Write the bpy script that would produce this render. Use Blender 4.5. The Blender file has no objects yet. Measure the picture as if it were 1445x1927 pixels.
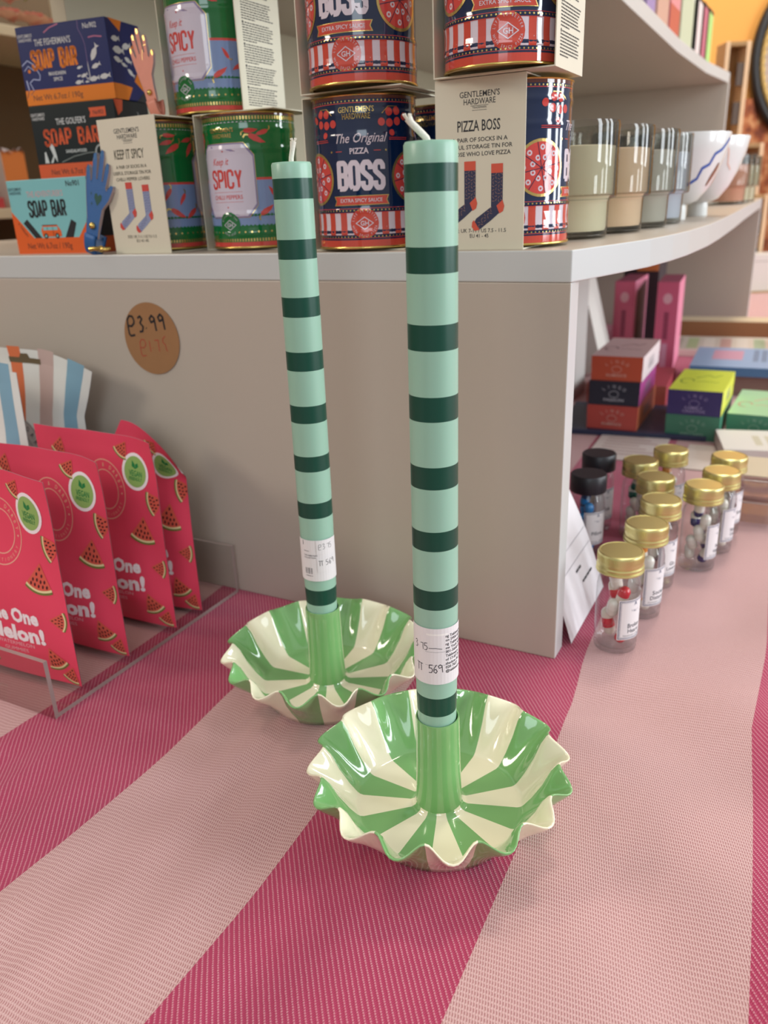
import bpy, bmesh, math, random
from mathutils import Vector, Matrix
from mathutils.geometry import tessellate_polygon
random.seed(7)
scene = bpy.context.scene
COL = scene.collection
PI = math.pi

# ------------------------------------------------------------------ camera
F_PX, PITCH, ROLL, EYE = 1499.1, 0.3743, 0.0438, 0.303
cam = bpy.data.cameras.new('camera'); cam_o = bpy.data.objects.new('camera', cam); COL.objects.link(cam_o)
_f = Vector((0, math.cos(PITCH), -math.sin(PITCH))); _r = Vector((1, 0, 0)); _u = _r.cross(_f)
_R = _r*math.cos(ROLL) - _u*math.sin(ROLL); _U = _r*math.sin(ROLL) + _u*math.cos(ROLL)
cam_o.matrix_world = Matrix(((_R.x, _U.x, -_f.x, 0), (_R.y, _U.y, -_f.y, 0), (_R.z, _U.z, -_f.z, EYE), (0, 0, 0, 1)))
cam.sensor_fit = 'VERTICAL'; cam.sensor_height = 24.0; cam.lens = 24.0*F_PX/1927
cam.clip_start = .02; cam.clip_end = 50
cam.dof.use_dof = True; cam.dof.focus_distance = .385; cam.dof.aperture_fstop = 7.4
scene.camera = cam_o

# ------------------------------------------------------------------ exposure
scene.view_settings.view_transform = 'Standard'; scene.view_settings.look = 'None'
scene.view_settings.exposure = 0.08; scene.view_settings.gamma = 1.0; scene.view_settings.use_curve_mapping = False

# ------------------------------------------------------------------ light
AMBIENT = 0.70
w = bpy.data.worlds.new('shop_light'); scene.world = w; w.use_nodes = True
nt = w.node_tree; nt.nodes.clear()
o_ = nt.nodes.new('ShaderNodeOutputWorld'); b_ = nt.nodes.new('ShaderNodeBackground')
tc = nt.nodes.new('ShaderNodeTexCoord'); sp = nt.nodes.new('ShaderNodeSeparateXYZ'); cr = nt.nodes.new('ShaderNodeValToRGB')
mr = nt.nodes.new('ShaderNodeMapRange'); mr.inputs['From Min'].default_value = -1
nt.links.new(tc.outputs['Generated'], sp.inputs[0]); nt.links.new(sp.outputs['Z'], mr.inputs['Value'])
nt.links.new(mr.outputs[0], cr.inputs[0]); nt.links.new(cr.outputs[0], b_.inputs[0]); nt.links.new(b_.outputs[0], o_.inputs[0])
cr.color_ramp.elements[0].color = (.30, .27, .245, 1); cr.color_ramp.elements[1].color = (1, .97, .92, 1)
e_ = cr.color_ramp.elements.new(.55); e_.color = (.55, .52, .48, 1)
b_.inputs[1].default_value = AMBIENT

def area(name, loc, target, sx, sy, power, color):
    l = bpy.data.lights.new(name, 'AREA'); l.shape = 'RECTANGLE'; l.size = sx; l.size_y = sy; l.energy = power; l.color = color
    o = bpy.data.objects.new(name, l); COL.objects.link(o); o.location = loc
    o.rotation_euler = (Vector(target)-Vector(loc)).to_track_quat('-Z', 'Y').to_euler(); return o
# shop window panes on the right, a window behind the camera, warm lamps overhead and left, one added for the orange wall
area('window_light', (2.7, -.75, .95), (.3, .7, .25), .46, 1.7, 40, (.88, .95, 1))
area('window_light', (2.9, .25, .95), (.3, .7, .25), .34, 1.7, 22, (.90, .96, 1))
area('window_light', (2.95, .95, .95), (.3, .7, .25), .34, 1.7, 22, (.90, .96, 1))
area('window_light', (-.35, -2.3, 1.35), (0, .5, .2), 1.1, 1.2, 15, (.80, .92, 1))
area('warm_light', (-1.9, .15, 1.15), (-.2, .6, .15), .40, .40, 10, (1, .90, .78))
area('warm_light', (.75, 1.3, 2.2), (.3, .9, .2), .3, .3, 12, (1, .90, .76))
area('warm_light', (1.2, 2.3, 2.2), (1.4, 3.3, .6), .5, .5, 34, (1, .92, .80))  # added lamp that brightens the orange wall
area('warm_light', (-1.1, .9, 1.9), (-1.2, 1.3, .3), .3, .3, 6, (1, .88, .72))

# ------------------------------------------------------------------ materials
def lin(c): return c/12.92 if c <= .04045 else ((c+.055)/1.055)**2.4
def hexc(h):
    h = h.lstrip('#'); return tuple(lin(int(h[i:i+2], 16)/255) for i in (0, 2, 4)) + (1,)
MATS = {}
def mat(name, col=None, rough=.5, metal=0, spec=.5, coat=0, noise=0, nscale=40, bump=0, bscale=300, sss=0, sheen=0):
    if name in MATS: return MATS[name]
    m = bpy.data.materials.new(name); m.use_nodes = True; MATS[name] = m
    n = m.node_tree; p = n.nodes['Principled BSDF']
    p.inputs['Base Color'].default_value = hexc(col); p.inputs['Roughness'].default_value = rough
    p.inputs['Metallic'].default_value = metal; p.inputs['Specular IOR Level'].default_value = spec
    p.inputs['Coat Weight'].default_value = coat; p.inputs['Coat Roughness'].default_value = .05
    if sss:
        p.inputs['Subsurface Weight'].default_value = sss; p.inputs['Subsurface Radius'].default_value = (.6, 1, .8); p.inputs['Subsurface Scale'].default_value = .004
    if noise or bump:
        t = n.nodes.new('ShaderNodeTexCoord')
    if noise:
        tx = n.nodes.new('ShaderNodeTexNoise'); tx.inputs['Scale'].default_value = nscale; tx.inputs['Detail'].default_value = 4
        n.links.new(t.outputs['Object'], tx.inputs['Vector'])
        mx = n.nodes.new('ShaderNodeMix'); mx.data_type = 'RGBA'
        c = hexc(col); mx.inputs[6].default_value = tuple(x*(1-noise) for x in c[:3])+(1,); mx.inputs[7].default_value = tuple(min(1, x*(1+noise)) for x in c[:3])+(1,)
        n.links.new(tx.outputs['Fac'], mx.inputs[0]); n.links.new(mx.outputs[2], p.inputs['Base Color'])
    if bump:
        tb = n.nodes.new('ShaderNodeTexNoise'); tb.inputs['Scale'].default_value = bscale; tb.inputs['Detail'].default_value = 3
        n.links.new(t.outputs['Object'], tb.inputs['Vector'])
        bp = n.nodes.new('ShaderNodeBump'); bp.inputs['Strength'].default_value = bump; bp.inputs['Distance'].default_value = .001
        n.links.new(tb.outputs['Fac'], bp.inputs['Height']); n.links.new(bp.outputs[0], p.inputs['Normal'])
    return m
def glassy(name, tint=(1, 1, 1), edge=(.8, .85, .85), ior=1.45, rough=.02, edge_pow=.5):
    """thin clear sheet: tinted transparency with a Fresnel reflection"""
    if name in MATS: return MATS[name]
    m = bpy.data.materials.new(name); m.use_nodes = True; MATS[name] = m
    n = m.node_tree; n.nodes.clear(); out = n.nodes.new('ShaderNodeOutputMaterial')
    tr = n.nodes.new('ShaderNodeBsdfTransparent'); gl = n.nodes.new('ShaderNodeBsdfGlossy'); gl.inputs['Roughness'].default_value = rough
    lf = n.nodes.new('ShaderNodeLayerWeight'); lf.inputs['Blend'].default_value = .5     # reflection rising towards grazing view, alike on both faces
    pw = n.nodes.new('ShaderNodeMath'); pw.operation = 'POWER'; pw.inputs[1].default_value = 4.0; n.links.new(lf.outputs['Facing'], pw.inputs[0])
    ma = n.nodes.new('ShaderNodeMath'); ma.operation = 'MULTIPLY_ADD'; ma.inputs[1].default_value = .75; ma.inputs[2].default_value = ((ior-1)/(ior+1))**2; n.links.new(pw.outputs[0], ma.inputs[0])
    lw = n.nodes.new('ShaderNodeLayerWeight'); lw.inputs['Blend'].default_value = edge_pow
    mc = n.nodes.new('ShaderNodeMix'); mc.data_type = 'RGBA'; mc.inputs[6].default_value = tint+(1,); mc.inputs[7].default_value = edge+(1,)
    mx = n.nodes.new('ShaderNodeMixShader')
    n.links.new(lw.outputs['Facing'], mc.inputs[0]); n.links.new(mc.outputs[2], tr.inputs['Color'])
    n.links.new(ma.outputs[0], mx.inputs[0]); n.links.new(tr.outputs[0], mx.inputs[1]); n.links.new(gl.outputs[0], mx.inputs[2])
    n.links.new(mx.outputs[0], out.inputs['Surface']); return m

def P(h, **k): return mat('print_'+h.strip('#'), h, **{**dict(rough=.55), **k})       # matt print on card
def T(h, **k): return mat('tinplate_'+h.strip('#'), h, **{**dict(rough=.10, spec=.45, coat=.7), **k})   # glossy print on tin
GOLD = mat('gold_metal', 'DCC070', rough=.24, metal=1)
FOIL = mat('gold_foil', 'D9BE78', rough=.25, metal=.85)
CARD = mat('cream_card', 'D8D2BE', rough=.7, noise=.03)
WHITE = mat('white_card', 'DAD6CF', rough=.7, noise=.02)
LAM = mat('grey_laminate', 'BAAFA3', rough=.38, spec=.35, noise=.02, nscale=8)
LAM_EDGE = mat('grey_edge_band', 'C6C9C8', rough=.32, spec=.4)

# ------------------------------------------------------------------ mesh builder
class B:
    def __init__(s): s.v = []; s.f = []; s.m = []; s.mats = []; s.uv = None
    def mi(s, m):
        if m not in s.mats: s.mats.append(m)
        return s.mats.index(m)
    def add(s, vs, fs, m):
        o = len(s.v); s.v += [tuple(p) for p in vs]; k = s.mi(m)
        for f in fs: s.f.append(tuple(i+o for i in f)); s.m.append(k)
    def box(s, x0, x1, y0, y1, z0, z1, m, M=None, mats=None):
        vs = [Vector((x, y, z)) for z in (z0, z1) for y in (y0, y1) for x in (x0, x1)]
        if M: vs = [M @ p for p in vs]
        fs = dict(bottom=(0, 2, 3, 1), top=(4, 5, 7, 6), front=(0, 1, 5, 4), back=(3, 2, 6, 7), left=(2, 0, 4, 6), right=(1, 3, 7, 5))
        o = len(s.v); s.v += [tuple(p) for p in vs]
        for n, f in fs.items():
            s.f.append(tuple(i+o for i in f)); s.m.append(s.mi((mats or {}).get(n, m)))
        return s
    def lathe(s, prof, m, n=64, cx=0, cy=0, M=None, seg_m=None, a0=0, a1=2*PI):
        full = abs(a1-a0-2*PI) < 1e-6; c = n if full else n+1; o = len(s.v)
        for r, z in prof:
            for i in range(c):
                a = a0+(a1-a0)*i/n; p = Vector((cx+r*math.cos(a), cy+r*math.sin(a), z)); s.v.append(tuple(M @ p if M else p))
        for k in range(len(prof)-1):
            mm = s.mi(seg_m[k] if seg_m else m)
            for i in range(n):
                j = (i+1) % c; s.f.append((o+k*c+i, o+k*c+j, o+(k+1)*c+j, o+(k+1)*c+i)); s.m.append(mm)
        return s
    def disc(s, r, z, m, n=64, cx=0, cy=0, up=True, M=None):
        vs = [Vector((cx+r*math.cos(2*PI*i/n), cy+r*math.sin(2*PI*i/n), z)) for i in range(n)]
        if M: vs = [M @ p for p in vs]
        f = tuple(range(n)); s.add(vs, [f if up else f[::-1]], m); return s
    def tube(s, path, r, m, n=10, cap=True):
        o = len(s.v); L = len(path); path = [Vector(p) for p in path]; prev = None
        for k, p in enumerate(path):
            d = (path[min(k+1, L-1)]-path[max(k-1, 0)]).normalized()
            a = d.orthogonal().normalized() if prev is None else (prev-d*prev.dot(d)).normalized(); prev = a; b = d.cross(a)
            rr = r[k] if isinstance(r, (list, tuple)) else r
            for i in range(n):
                t = 2*PI*i/n; s.v.append(tuple(p+(a*math.cos(t)+b*math.sin(t))*rr))
        mm = s.mi(m)
        for k in range(L-1):
            for i in range(n):
                j = (i+1) % n; s.f.append((o+k*n+i, o+k*n+j, o+(k+1)*n+j, o+(k+1)*n+i)); s.m.append(mm)
        if cap:
            s.f.append(tuple(o+i for i in range(n))[::-1]); s.m.append(mm); s.f.append(tuple(o+(L-1)*n+i for i in range(n))); s.m.append(mm)
        return s
    def prism(s, poly, z0, z1, m, fn=None, side=None):
        fn = fn or (lambda x, y, z: (x, y, z)); n = len(poly); o = len(s.v)
        for z in (z0, z1):
            for x, y in poly: s.v.append(tuple(fn(x, y, z)))
        tr = tessellate_polygon([[Vector((x, y, 0)) for x, y in poly]]); k = s.mi(m); ks = s.mi(side or m)
        for t in tr:
            s.f.append((o+t[0], o+t[1], o+t[2])); s.m.append(k); s.f.append((o+n+t[2], o+n+t[1], o+n+t[0])); s.m.append(k)
        for i in range(n):
            j = (i+1) % n; s.f.append((o+i, o+j, o+n+j, o+n+i)); s.m.append(ks)
        return s
    def grid(s, fn, nu, nv, m, uv=None):
        o = len(s.v); k = s.mi(m)
        for j in range(nv+1):
            for i in range(nu+1): s.v.append(tuple(fn(i/nu, j/nv)))
        for j in range(nv):
            for i in range(nu):
                a = o+j*(nu+1)+i; s.f.append((a, a+1, a+nu+2, a+nu+1)); s.m.append(k)
        return s
    def obj(s, name, parent=None, loc=(0, 0, 0), rot=(0, 0, 0), smooth=None, bevel=0, weld=False, fixn=False):
        me = bpy.data.meshes.new(name); me.from_pydata(s.v, [], s.f)
        for m in s.mats: me.materials.append(m)
        me.polygons.foreach_set('material_index', s.m)
        if weld or fixn:
            bm = bmesh.new(); bm.from_mesh(me)
            if weld: bmesh.ops.remove_doubles(bm, verts=bm.verts, dist=1e-6)
            if fixn: bmesh.ops.recalc_face_normals(bm, faces=bm.faces)
            bm.to_mesh(me); bm.free()
        me.update()
        if smooth is not None:
            me.polygons.foreach_set('use_smooth', [True]*len(me.polygons))
            if smooth < 180:
                try: me.set_sharp_from_angle(angle=math.radians(smooth))
                except Exception: pass
        o = bpy.data.objects.new(name, me); COL.objects.link(o); o.location = loc; o.rotation_euler = rot
        if parent: o.parent = parent
        if bevel:
            bv = o.modifiers.new('bevel', 'BEVEL'); bv.width = bevel; bv.segments = 2; bv.limit_method = 'ANGLE'; bv.angle_limit = math.radians(50)
        return o

def tag(o, label, cat, group=None, kind=None):
    o['label'] = label; o['category'] = cat
    if group: o['group'] = group
    if kind: o['kind'] = kind
    return o
def thing(name, loc, rz, label, cat, group=None, rot=None):
    o = bpy.data.objects.new(name, None); COL.objects.link(o); o.location = loc; o.rotation_euler = rot or (0, 0, rz); o.empty_display_size = .02
    return tag(o, label, cat, group)
def structure(o, label, cat):
    tag(o, label, cat); o['kind'] = 'structure'; return o
def dup(root, loc, rz, label=None, group=None):
    r = root.copy(); COL.objects.link(r); r.location = loc; r.rotation_euler = (0, 0, rz)
    if label: r['label'] = label
    if group: r['group'] = group
    for ch in list(root.children):
        c = ch.copy(); COL.objects.link(c); c.parent = r
        for g in ch.children:
            d = g.copy(); COL.objects.link(d); d.parent = c
    return r

# frame of the display unit: s = along its end panel to the left, t = away along its length
YAW = math.radians(28.36); A0 = Vector((.1143, .4769, 0)); ZT = .2715
DU = Vector((-math.cos(YAW), math.sin(YAW), 0)); DL = Vector((math.sin(YAW), math.cos(YAW), 0))
def un(s, t, z=0): return A0+DU*s+DL*t+Vector((0, 0, z))

# ------------------------------------------------------------------ printed artwork (flat shapes laid on a surface)
_tc = {}
def _glyphs(txt, off, spacing=1.0):
    k = (txt, off, spacing)
    if k in _tc: return _tc[k]
    cu = bpy.data.curves.new('t', 'FONT'); cu.body = txt; cu.size = 1; cu.resolution_u = 2; cu.offset = off; cu.space_character = spacing; cu.fill_mode = 'FRONT'
    ob = bpy.data.objects.new('t', cu); me = ob.to_mesh()
    pl = [[(me.vertices[i].co.x, me.vertices[i].co.y) for i in p.vertices] for p in me.polygons]
    ob.to_mesh_clear(); bpy.data.objects.remove(ob); bpy.data.curves.remove(cu)
    _tc[k] = pl; return pl
_cap = None
def cap_h():
    global _cap
    if _cap is None:
        _cap = max(y for p in _glyphs('H', 0) for x, y in p)
    return _cap
LET = {  # condensed poster capitals as strokes in a .5 x 1 box
 'A': [[(0, 0), (.25, 1), (.5, 0)], [(.1, .3), (.4, .3)]], 'B': [[(0, 0), (0, 1), (.38, 1), (.5, .9), (.5, .62), (.4, .52), (.5, .42), (.5, .1), (.38, 0), (0, 0)], [(0, .52), (.4, .52)]],
 'C': [[(.5, .68), (.5, .88), (.38, 1), (.12, 1), (0, .88), (0, .12), (.12, 0), (.38, 0), (.5, .12), (.5, .32)]], 'I': [[(.25, 0), (.25, 1)]],
 'O': [[(.12, 0), (.38, 0), (.5, .12), (.5, .88), (.38, 1), (.12, 1), (0, .88), (0, .12), (.12, 0)]], 'P': [[(0, 0), (0, 1), (.38, 1), (.5, .9), (.5, .55), (.38, .45), (0, .45)]],
 'R': [[(0, 0), (0, 1), (.38, 1), (.5, .9), (.5, .58), (.38, .48), (0, .48)], [(.28, .48), (.5, 0)]],
 'S': [[(.5, .72), (.5, .88), (.38, 1), (.12, 1), (0, .88), (0, .66), (.5, .36), (.5, .12), (.38, 0), (.12, 0), (0, .12), (0, .28)]],
 'Y': [[(0, 1), (.25, .45), (.5, 1)], [(.25, .45), (.25, 0)]], ' ': []}
class Art:
    def __init__(s): s.e = []; s.lay = 1
    def poly(s, pts, m, layer=None):
        pts = list(pts)
        l = layer if layer is not None else s.lay
        if len(pts) > 4 or True:
            tr = tessellate_polygon([[Vector((x, y, 0)) for x, y in pts]]) if len(pts) > 3 else [(0, 1, 2)]
            for t in tr: s.e.append(([pts[i] for i in t], m, l))
    def rect(s, x0, x1, y0, y1, m, layer=None): s.poly([(x0, y0), (x1, y0), (x1, y1), (x0, y1)], m, layer)
    def circ(s, cx, cy, r, m, layer=None, ry=None, n=20, rot=0):
        ry = ry or r; c, q = math.cos(rot), math.sin(rot)
        s.poly([(cx+r*math.cos(a)*c-ry*math.sin(a)*q, cy+r*math.cos(a)*q+ry*math.sin(a)*c) for a in (2*PI*i/n for i in range(n))], m, layer)
    def stroke(s, path, wd, m, layer=None, closed=False):
        pts = list(path)+([path[0]] if closed else [])
        l = layer if layer is not None else s.lay
        for (x0, y0), (x1, y1) in zip(pts, pts[1:]):
            d = math.hypot(x1-x0, y1-y0) or 1e-9; nx, ny = -(y1-y0)/d*wd/2, (x1-x0)/d*wd/2
            s.e.append(([(x0+nx, y0+ny), (x0-nx, y0-ny), (x1-nx, y1-ny), (x1+nx, y1+ny)], m, l))
        for x, y in pts[1:-1] if not closed else pts: s.e.append(([(x+wd/2*math.cos(a), y+wd/2*math.sin(a)) for a in (2*PI*i/8+.39 for i in range(8))], m, l))
    def ring(s, cx, cy, r, wd, m, layer=None, ry=None, n=28):
        ry = ry or r; s.stroke([(cx+r*math.cos(2*PI*i/n), cy+ry*math.sin(2*PI*i/n)) for i in range(n)], wd, m, layer, True)
    def text(s, txt, x, y, h, m, layer=None, sx=1, off=0, shear=0, width=None, align='C', rot=0):
        l = layer if layer is not None else s.lay+1
        pl = _glyphs(txt, off)
        if not pl: return
        k = h/cap_h(); xs = [q[0] for p in pl for q in p]; w0, w1 = min(xs), max(xs)
        kx = k*sx if width is None else width/(w1-w0)
        ax = {'C': (w0+w1)/2, 'L': w0, 'R': w1}[align]; c, q_ = math.cos(rot), math.sin(rot)
        for p in pl:
            pp = [((a-ax)*kx+shear*b*k, b*k) for a, b in p]
            s.e.append(([(x+a*c-b*q_, y+a*q_+b*c) for a, b in pp], m, l))
    def arc_text(s, txt, cx, cy, r, h, m, a_mid, spread, layer=None, up=True, ry=None):
        n = len(txt); ry = ry or r
        for i, ch in enumerate(txt):
            if ch == ' ': continue
            a = a_mid+(spread*(.5-i/(n-1)) if up else -spread*(.5-i/(n-1)))
            s.text(ch, cx+r*math.cos(a), cy+ry*math.sin(a), h, m, layer, sx=.8, rot=a-PI/2 if up else a+PI/2)
    def block(s, txt, x, y, h, m, width=None, wd=.17, layer=None, gap=.22, kx=1):
        """condensed poster lettering centred on x"""
        l = layer if layer is not None else s.lay+1
        adv = []; cur = 0
        for ch in txt:
            wch = .3 if ch == ' ' else (.0 if ch == 'I' else .5); adv.append((ch, cur-(.25 if ch == 'I' else 0))); cur += wch+wd+gap*.5
        tot = cur-gap*.5-wd; k = h/(1+wd); kk = (width-wd*k)/tot if width else k*kx
        for ch, c0 in adv:
            for st in LET[ch]: s.stroke([(x+(c0-tot/2+px)*kk, y+wd*k/2+py*k) for px, py in st], wd*k, m, l)
    def emit(s, b, fn, sx=None, sy=None, eps=7e-5):
        for pts, m, l in s.e:
            ps = [pts]
            for ax, st in ((0, sx), (1, sy)):
                if st: ps = [q for p in ps for q in _slice(p, ax, st)]
            for p in ps: b.add([fn(x, y, l*eps) for x, y in p], [tuple(range(len(p)))], m)
def _slice(p, ax, st):
    lo = min(q[ax] for q in p); hi = max(q[ax] for q in p); k0 = math.floor(lo/st); k1 = math.ceil(hi/st)
    if k1-k0 <= 1: return [p]
    out = []
    for k in range(k0, k1):
        q = _clip(_clip(p, ax, k*st, 1), ax, (k+1)*st, -1)
        if len(q) >= 3: out.append(q)
    return out
def _clip(p, ax, c, sg):
    out = []
    for i in range(len(p)):
        a, b = p[i], p[(i+1) % len(p)]; da, db = (a[ax]-c)*sg, (b[ax]-c)*sg
        if da >= 0: out.append(a)
        if (da > 0 and db < 0) or (da < 0 and db > 0):
            t = da/(da-db); out.append((a[0]+(b[0]-a[0])*t, a[1]+(b[1]-a[1])*t))
    return out
def wiggly(n, seed): 
    r = random.Random(seed); return [r.random() for _ in range(n)]
# ================================================================== setting
wall_m = mat('orange_wall_paint', 'E0A050', rough=.8, noise=.03, nscale=6)
b = B(); b.box(-1.2, 3.6, 3.4, 3.5, -.76, 2.6, wall_m)
structure(b.obj('wall_back'), 'orange painted wall behind the display shelves', 'wall')
b = B(); b.box(-2.7, -2.6, -.6, 3.5, -.76, 2.6, mat('beige_wall_paint', '8A7A64', rough=.85, noise=.03, nscale=6))
structure(b.obj('wall_left'), 'beige wall behind the wall shelf on the left', 'wall')
b = B(); b.box(-2.7, 3.6, -3.2, 3.5, -.8, -.76, mat('floor_boards', '7A5E48', rough=.6, noise=.15, nscale=5))
structure(b.obj('floor'), 'brown shop floor below the table', 'floor')

# ---- table
b = B(); tm = mat('table_wood', '8B6B4A', rough=.6, noise=.1, nscale=12)
t = thing('display_table', (0, 0, -.76), 0, 'long shop table under the pink striped cloth', 'table')
b.box(-.70, 1.42, .03, 2.36, .715, .742, tm); b.obj('table_top', t, bevel=.002)
for x in (-.64, 1.35):
    for y in (.1, 2.29):
        b = B(); b.box(x-.03, x+.03, y-.03, y+.03, 0, .715, tm); b.obj('leg', t, bevel=.003)

# ---- tablecloth: the woven stripes follow the seams measured on the table (u counts stripes)
SEAM = {0: [(.43, -.2373), (.46, -.2183), (.49, -.2022), (.572, -.1594), (.62, -.139)],
        1: [(.2958, -.1939), (.3317, -.1702), (.3869, -.1393), (.4527, -.1097)],
        2: [(.2233, -.1059), (.285, -.0704), (.3435, -.0406), (.4606, .0157)],
        3: [(.2179, .0136), (.3171, .0641), (.3923, .0983), (.4383, .1188), (.4825, .1369)],
        4: [(.2125, .1327), (.3344, .1895), (.3944, .2149), (.4757, .2612)]}
def seam(i, y):
    if i < 0: return seam(0, y)+.118*i
    if i > 4: return seam(4, y)+.118*(i-4)
    p = SEAM[i]
    if y <= p[0][0]: return p[0][1]+(y-p[0][0])*(p[1][1]-p[0][1])/(p[1][0]-p[0][0])*(.5 if y < .1 else 1)
    if y >= p[-1][0]: return p[-1][1]+(y-p[-1][0])*.49
    for (y0, x0), (y1, x1) in zip(p, p[1:]):
        if y <= y1:
            k = (y-y0)/(y1-y0); return x0+(x1-x0)*k
def sm(x, a, c): 
    k = min(1, max(0, (x-a)/(c-a))); return k*k*(3-2*k)
def cloth_z(x, y, uu):
    z = 0
    # long soft folds running with the stripes, front left and lower right
    m1 = (1-sm(x, -.10, -.02))*(1-sm(y, .40, .47))
    z -= m1*.0068*(.5+.5*math.sin(uu*19+y*9))*(.6+.4*math.sin(y*23+uu*3))
    m2 = sm(x, .075, .12)*(1-sm(y, .43, .47))
    z -= m2*.0060*(.5+.5*math.sin(x*44+y*38+2*math.sin(y*11)))
    m3 = sm(x, .22, .27)*(1-sm(y, .75, .85))
    z -= m3*.0050*(.5+.5*math.sin(y*48-x*21))
    return z
NJ = 110; YS = [.0+2.4*(j/NJ)**1.5 for j in range(NJ+1)]
US = [i/10 for i in range(-75, 126)]
b = B(); cm = bpy.data.materials.new('woven_striped_cotton'); MATS['cloth'] = cm
vs = []; uvs = []
for j, y in enumerate(YS):
    for uu in US:
        i = math.floor(uu); k = uu-i; x = seam(i, y)*(1-k)+seam(i+1, y)*k
        xx = min(max(x, -.73), 1.45); vs.append((xx, y, cloth_z(xx, y, uu))); uvs.append((uu, y))
n_u = len(US); fs = []
for j in range(NJ):
    for i in range(n_u-1):
        a = j*n_u+i; f = (a, a+1, a+n_u+1, a+n_u)
        if abs(vs[a][0]-vs[a+1][0]) > 1e-6 or abs(vs[a+n_u][0]-vs[a+n_u+1][0]) > 1e-6: fs.append(f)
# hanging hem on the four sides
def hem(seq, dx, dy):
    o = len(vs); 
    for q in seq:
        x, y, z = vs[q]; wv = .012*math.sin(q*.9)
        vs.append((x+dx*(1+wv*6), y+dy*(1+wv*6), -.28)); uvs.append(uvs[q])
    for k in range(len(seq)-1): fs.append((seq[k], seq[k+1], o+k+1, o+k))
hem([i for i in range(n_u)], 0, -.02); hem([NJ*n_u+i for i in range(n_u)], 0, .02)
hem([min((q for q in range(j*n_u, (j+1)*n_u)), key=lambda q: (vs[q][0], -q)) for j in range(NJ+1)], -.02, 0)
hem([max((q for q in range(j*n_u, (j+1)*n_u)), key=lambda q: (vs[q][0], -q)) for j in range(NJ+1)], .02, 0)
b.add(vs, fs, cm)
cloth = b.obj('tablecloth', smooth=180)
uvl = cloth.data.uv_layers.new(name='weave')
for lp in cloth.data.loops: uvl.data[lp.index].uv = uvs[lp.vertex_index]
tag(cloth, 'woven tablecloth striped in raspberry red and dusty pink', 'tablecloth')
# weave material
cm.use_nodes = True; n = cm.node_tree; pb = n.nodes['Principled BSDF']; pb.inputs['Roughness'].default_value = .9; pb.inputs['Specular IOR Level'].default_value = .15
pb.inputs['Sheen Weight'].default_value = .15
N = lambda ty, **k: (lambda q: [setattr(q, a, v) for a, v in k.items()] and q or q)(n.nodes.new(ty))
def M(op, a, c=None):
    q = n.nodes.new('ShaderNodeMath'); q.operation = op
    for idx, v in enumerate((a, c)):
        if v is None: continue
        if isinstance(v, (int, float)): q.inputs[idx].default_value = v
        else: n.links.new(v, q.inputs[idx])
    return q.outputs[0]
def MIX(fac, c0, c1):
    q = n.nodes.new('ShaderNodeMix'); q.data_type = 'RGBA'
    for idx, v in ((0, fac), (6, c0), (7, c1)):
        if isinstance(v, (tuple, float, int)): q.inputs[idx].default_value = v
        else: n.links.new(v, q.inputs[idx])
    return q.outputs[2]
uvn = n.nodes.new('ShaderNodeUVMap'); uvn.uv_map = 'weave'; su = n.nodes.new('ShaderNodeSeparateXYZ'); n.links.new(uvn.outputs[0], su.inputs[0])
tco = n.nodes.new('ShaderNodeTexCoord'); so = n.nodes.new('ShaderNodeSeparateXYZ')
nz = n.nodes.new('ShaderNodeTexNoise'); nz.inputs['Scale'].default_value = 420; nz.inputs['Detail'].default_value = 2; n.links.new(tco.outputs['Object'], nz.inputs['Vector'])
nb = n.nodes.new('ShaderNodeTexNoise'); nb.inputs['Scale'].default_value = 22; nb.inputs['Detail'].default_value = 4; n.links.new(tco.outputs['Object'], nb.inputs['Vector'])
n.links.new(tco.outputs['Object'], so.inputs[0])
par = M('FRACT', M('MULTIPLY', su.outputs['X'], .5)); red = M('LESS_THAN', par, .5)
jit = M('MULTIPLY', M('SUBTRACT', nz.outputs['Fac'], .5), 1.3)
X, Y = so.outputs['X'], so.outputs['Y']
def band(cx, cy, period, jf=1):
    ph = M('ADD', M('MULTIPLY', X, cx*2*PI/period), M('MULTIPLY', Y, cy*2*PI/period))
    return M('ADD', M('MULTIPLY', M('SINE', M('ADD', ph, M('MULTIPLY', jit, jf))), .5), .5)
twill = band(.985, .17, .0023); dash = band(-.35, .94, .00115); diag = band(.62, -.78, .00078, .6); twill2 = band(.98, -.20, .00115, .8); warp = band(.42, .91, .0024, .8)
fleck_r = M('MULTIPLY', M('GREATER_THAN', twill, .78), M('GREATER_THAN', dash, .22))
fleck_p = M('MULTIPLY', M('GREATER_THAN', twill2, .62), M('GREATER_THAN', warp, .30))
red_c = MIX(fleck_r, MIX(diag, hexc('982C50'), hexc('B44868')), hexc('CC909C')); red_c = MIX(M('MULTIPLY', nb.outputs['Fac'], .5), red_c, hexc('A83352'))
pk_c = MIX(fleck_p, hexc('CFAAAA'), hexc('A0686C')); pk_c = MIX(M('MULTIPLY', nb.outputs['Fac'], .5), pk_c, hexc('C29A96'))
n.links.new(MIX(red, pk_c, red_c), pb.inputs['Base Color'])
bpn = n.nodes.new('ShaderNodeBump'); bpn.inputs['Strength'].default_value = .55; bpn.inputs['Distance'].default_value = .0004
n.links.new(M('ADD', M('MULTIPLY', MIX(red, twill2, twill), .6), M('MULTIPLY', dash, .4)), bpn.inputs['Height']); n.links.new(bpn.outputs[0], pb.inputs['Normal'])

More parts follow.
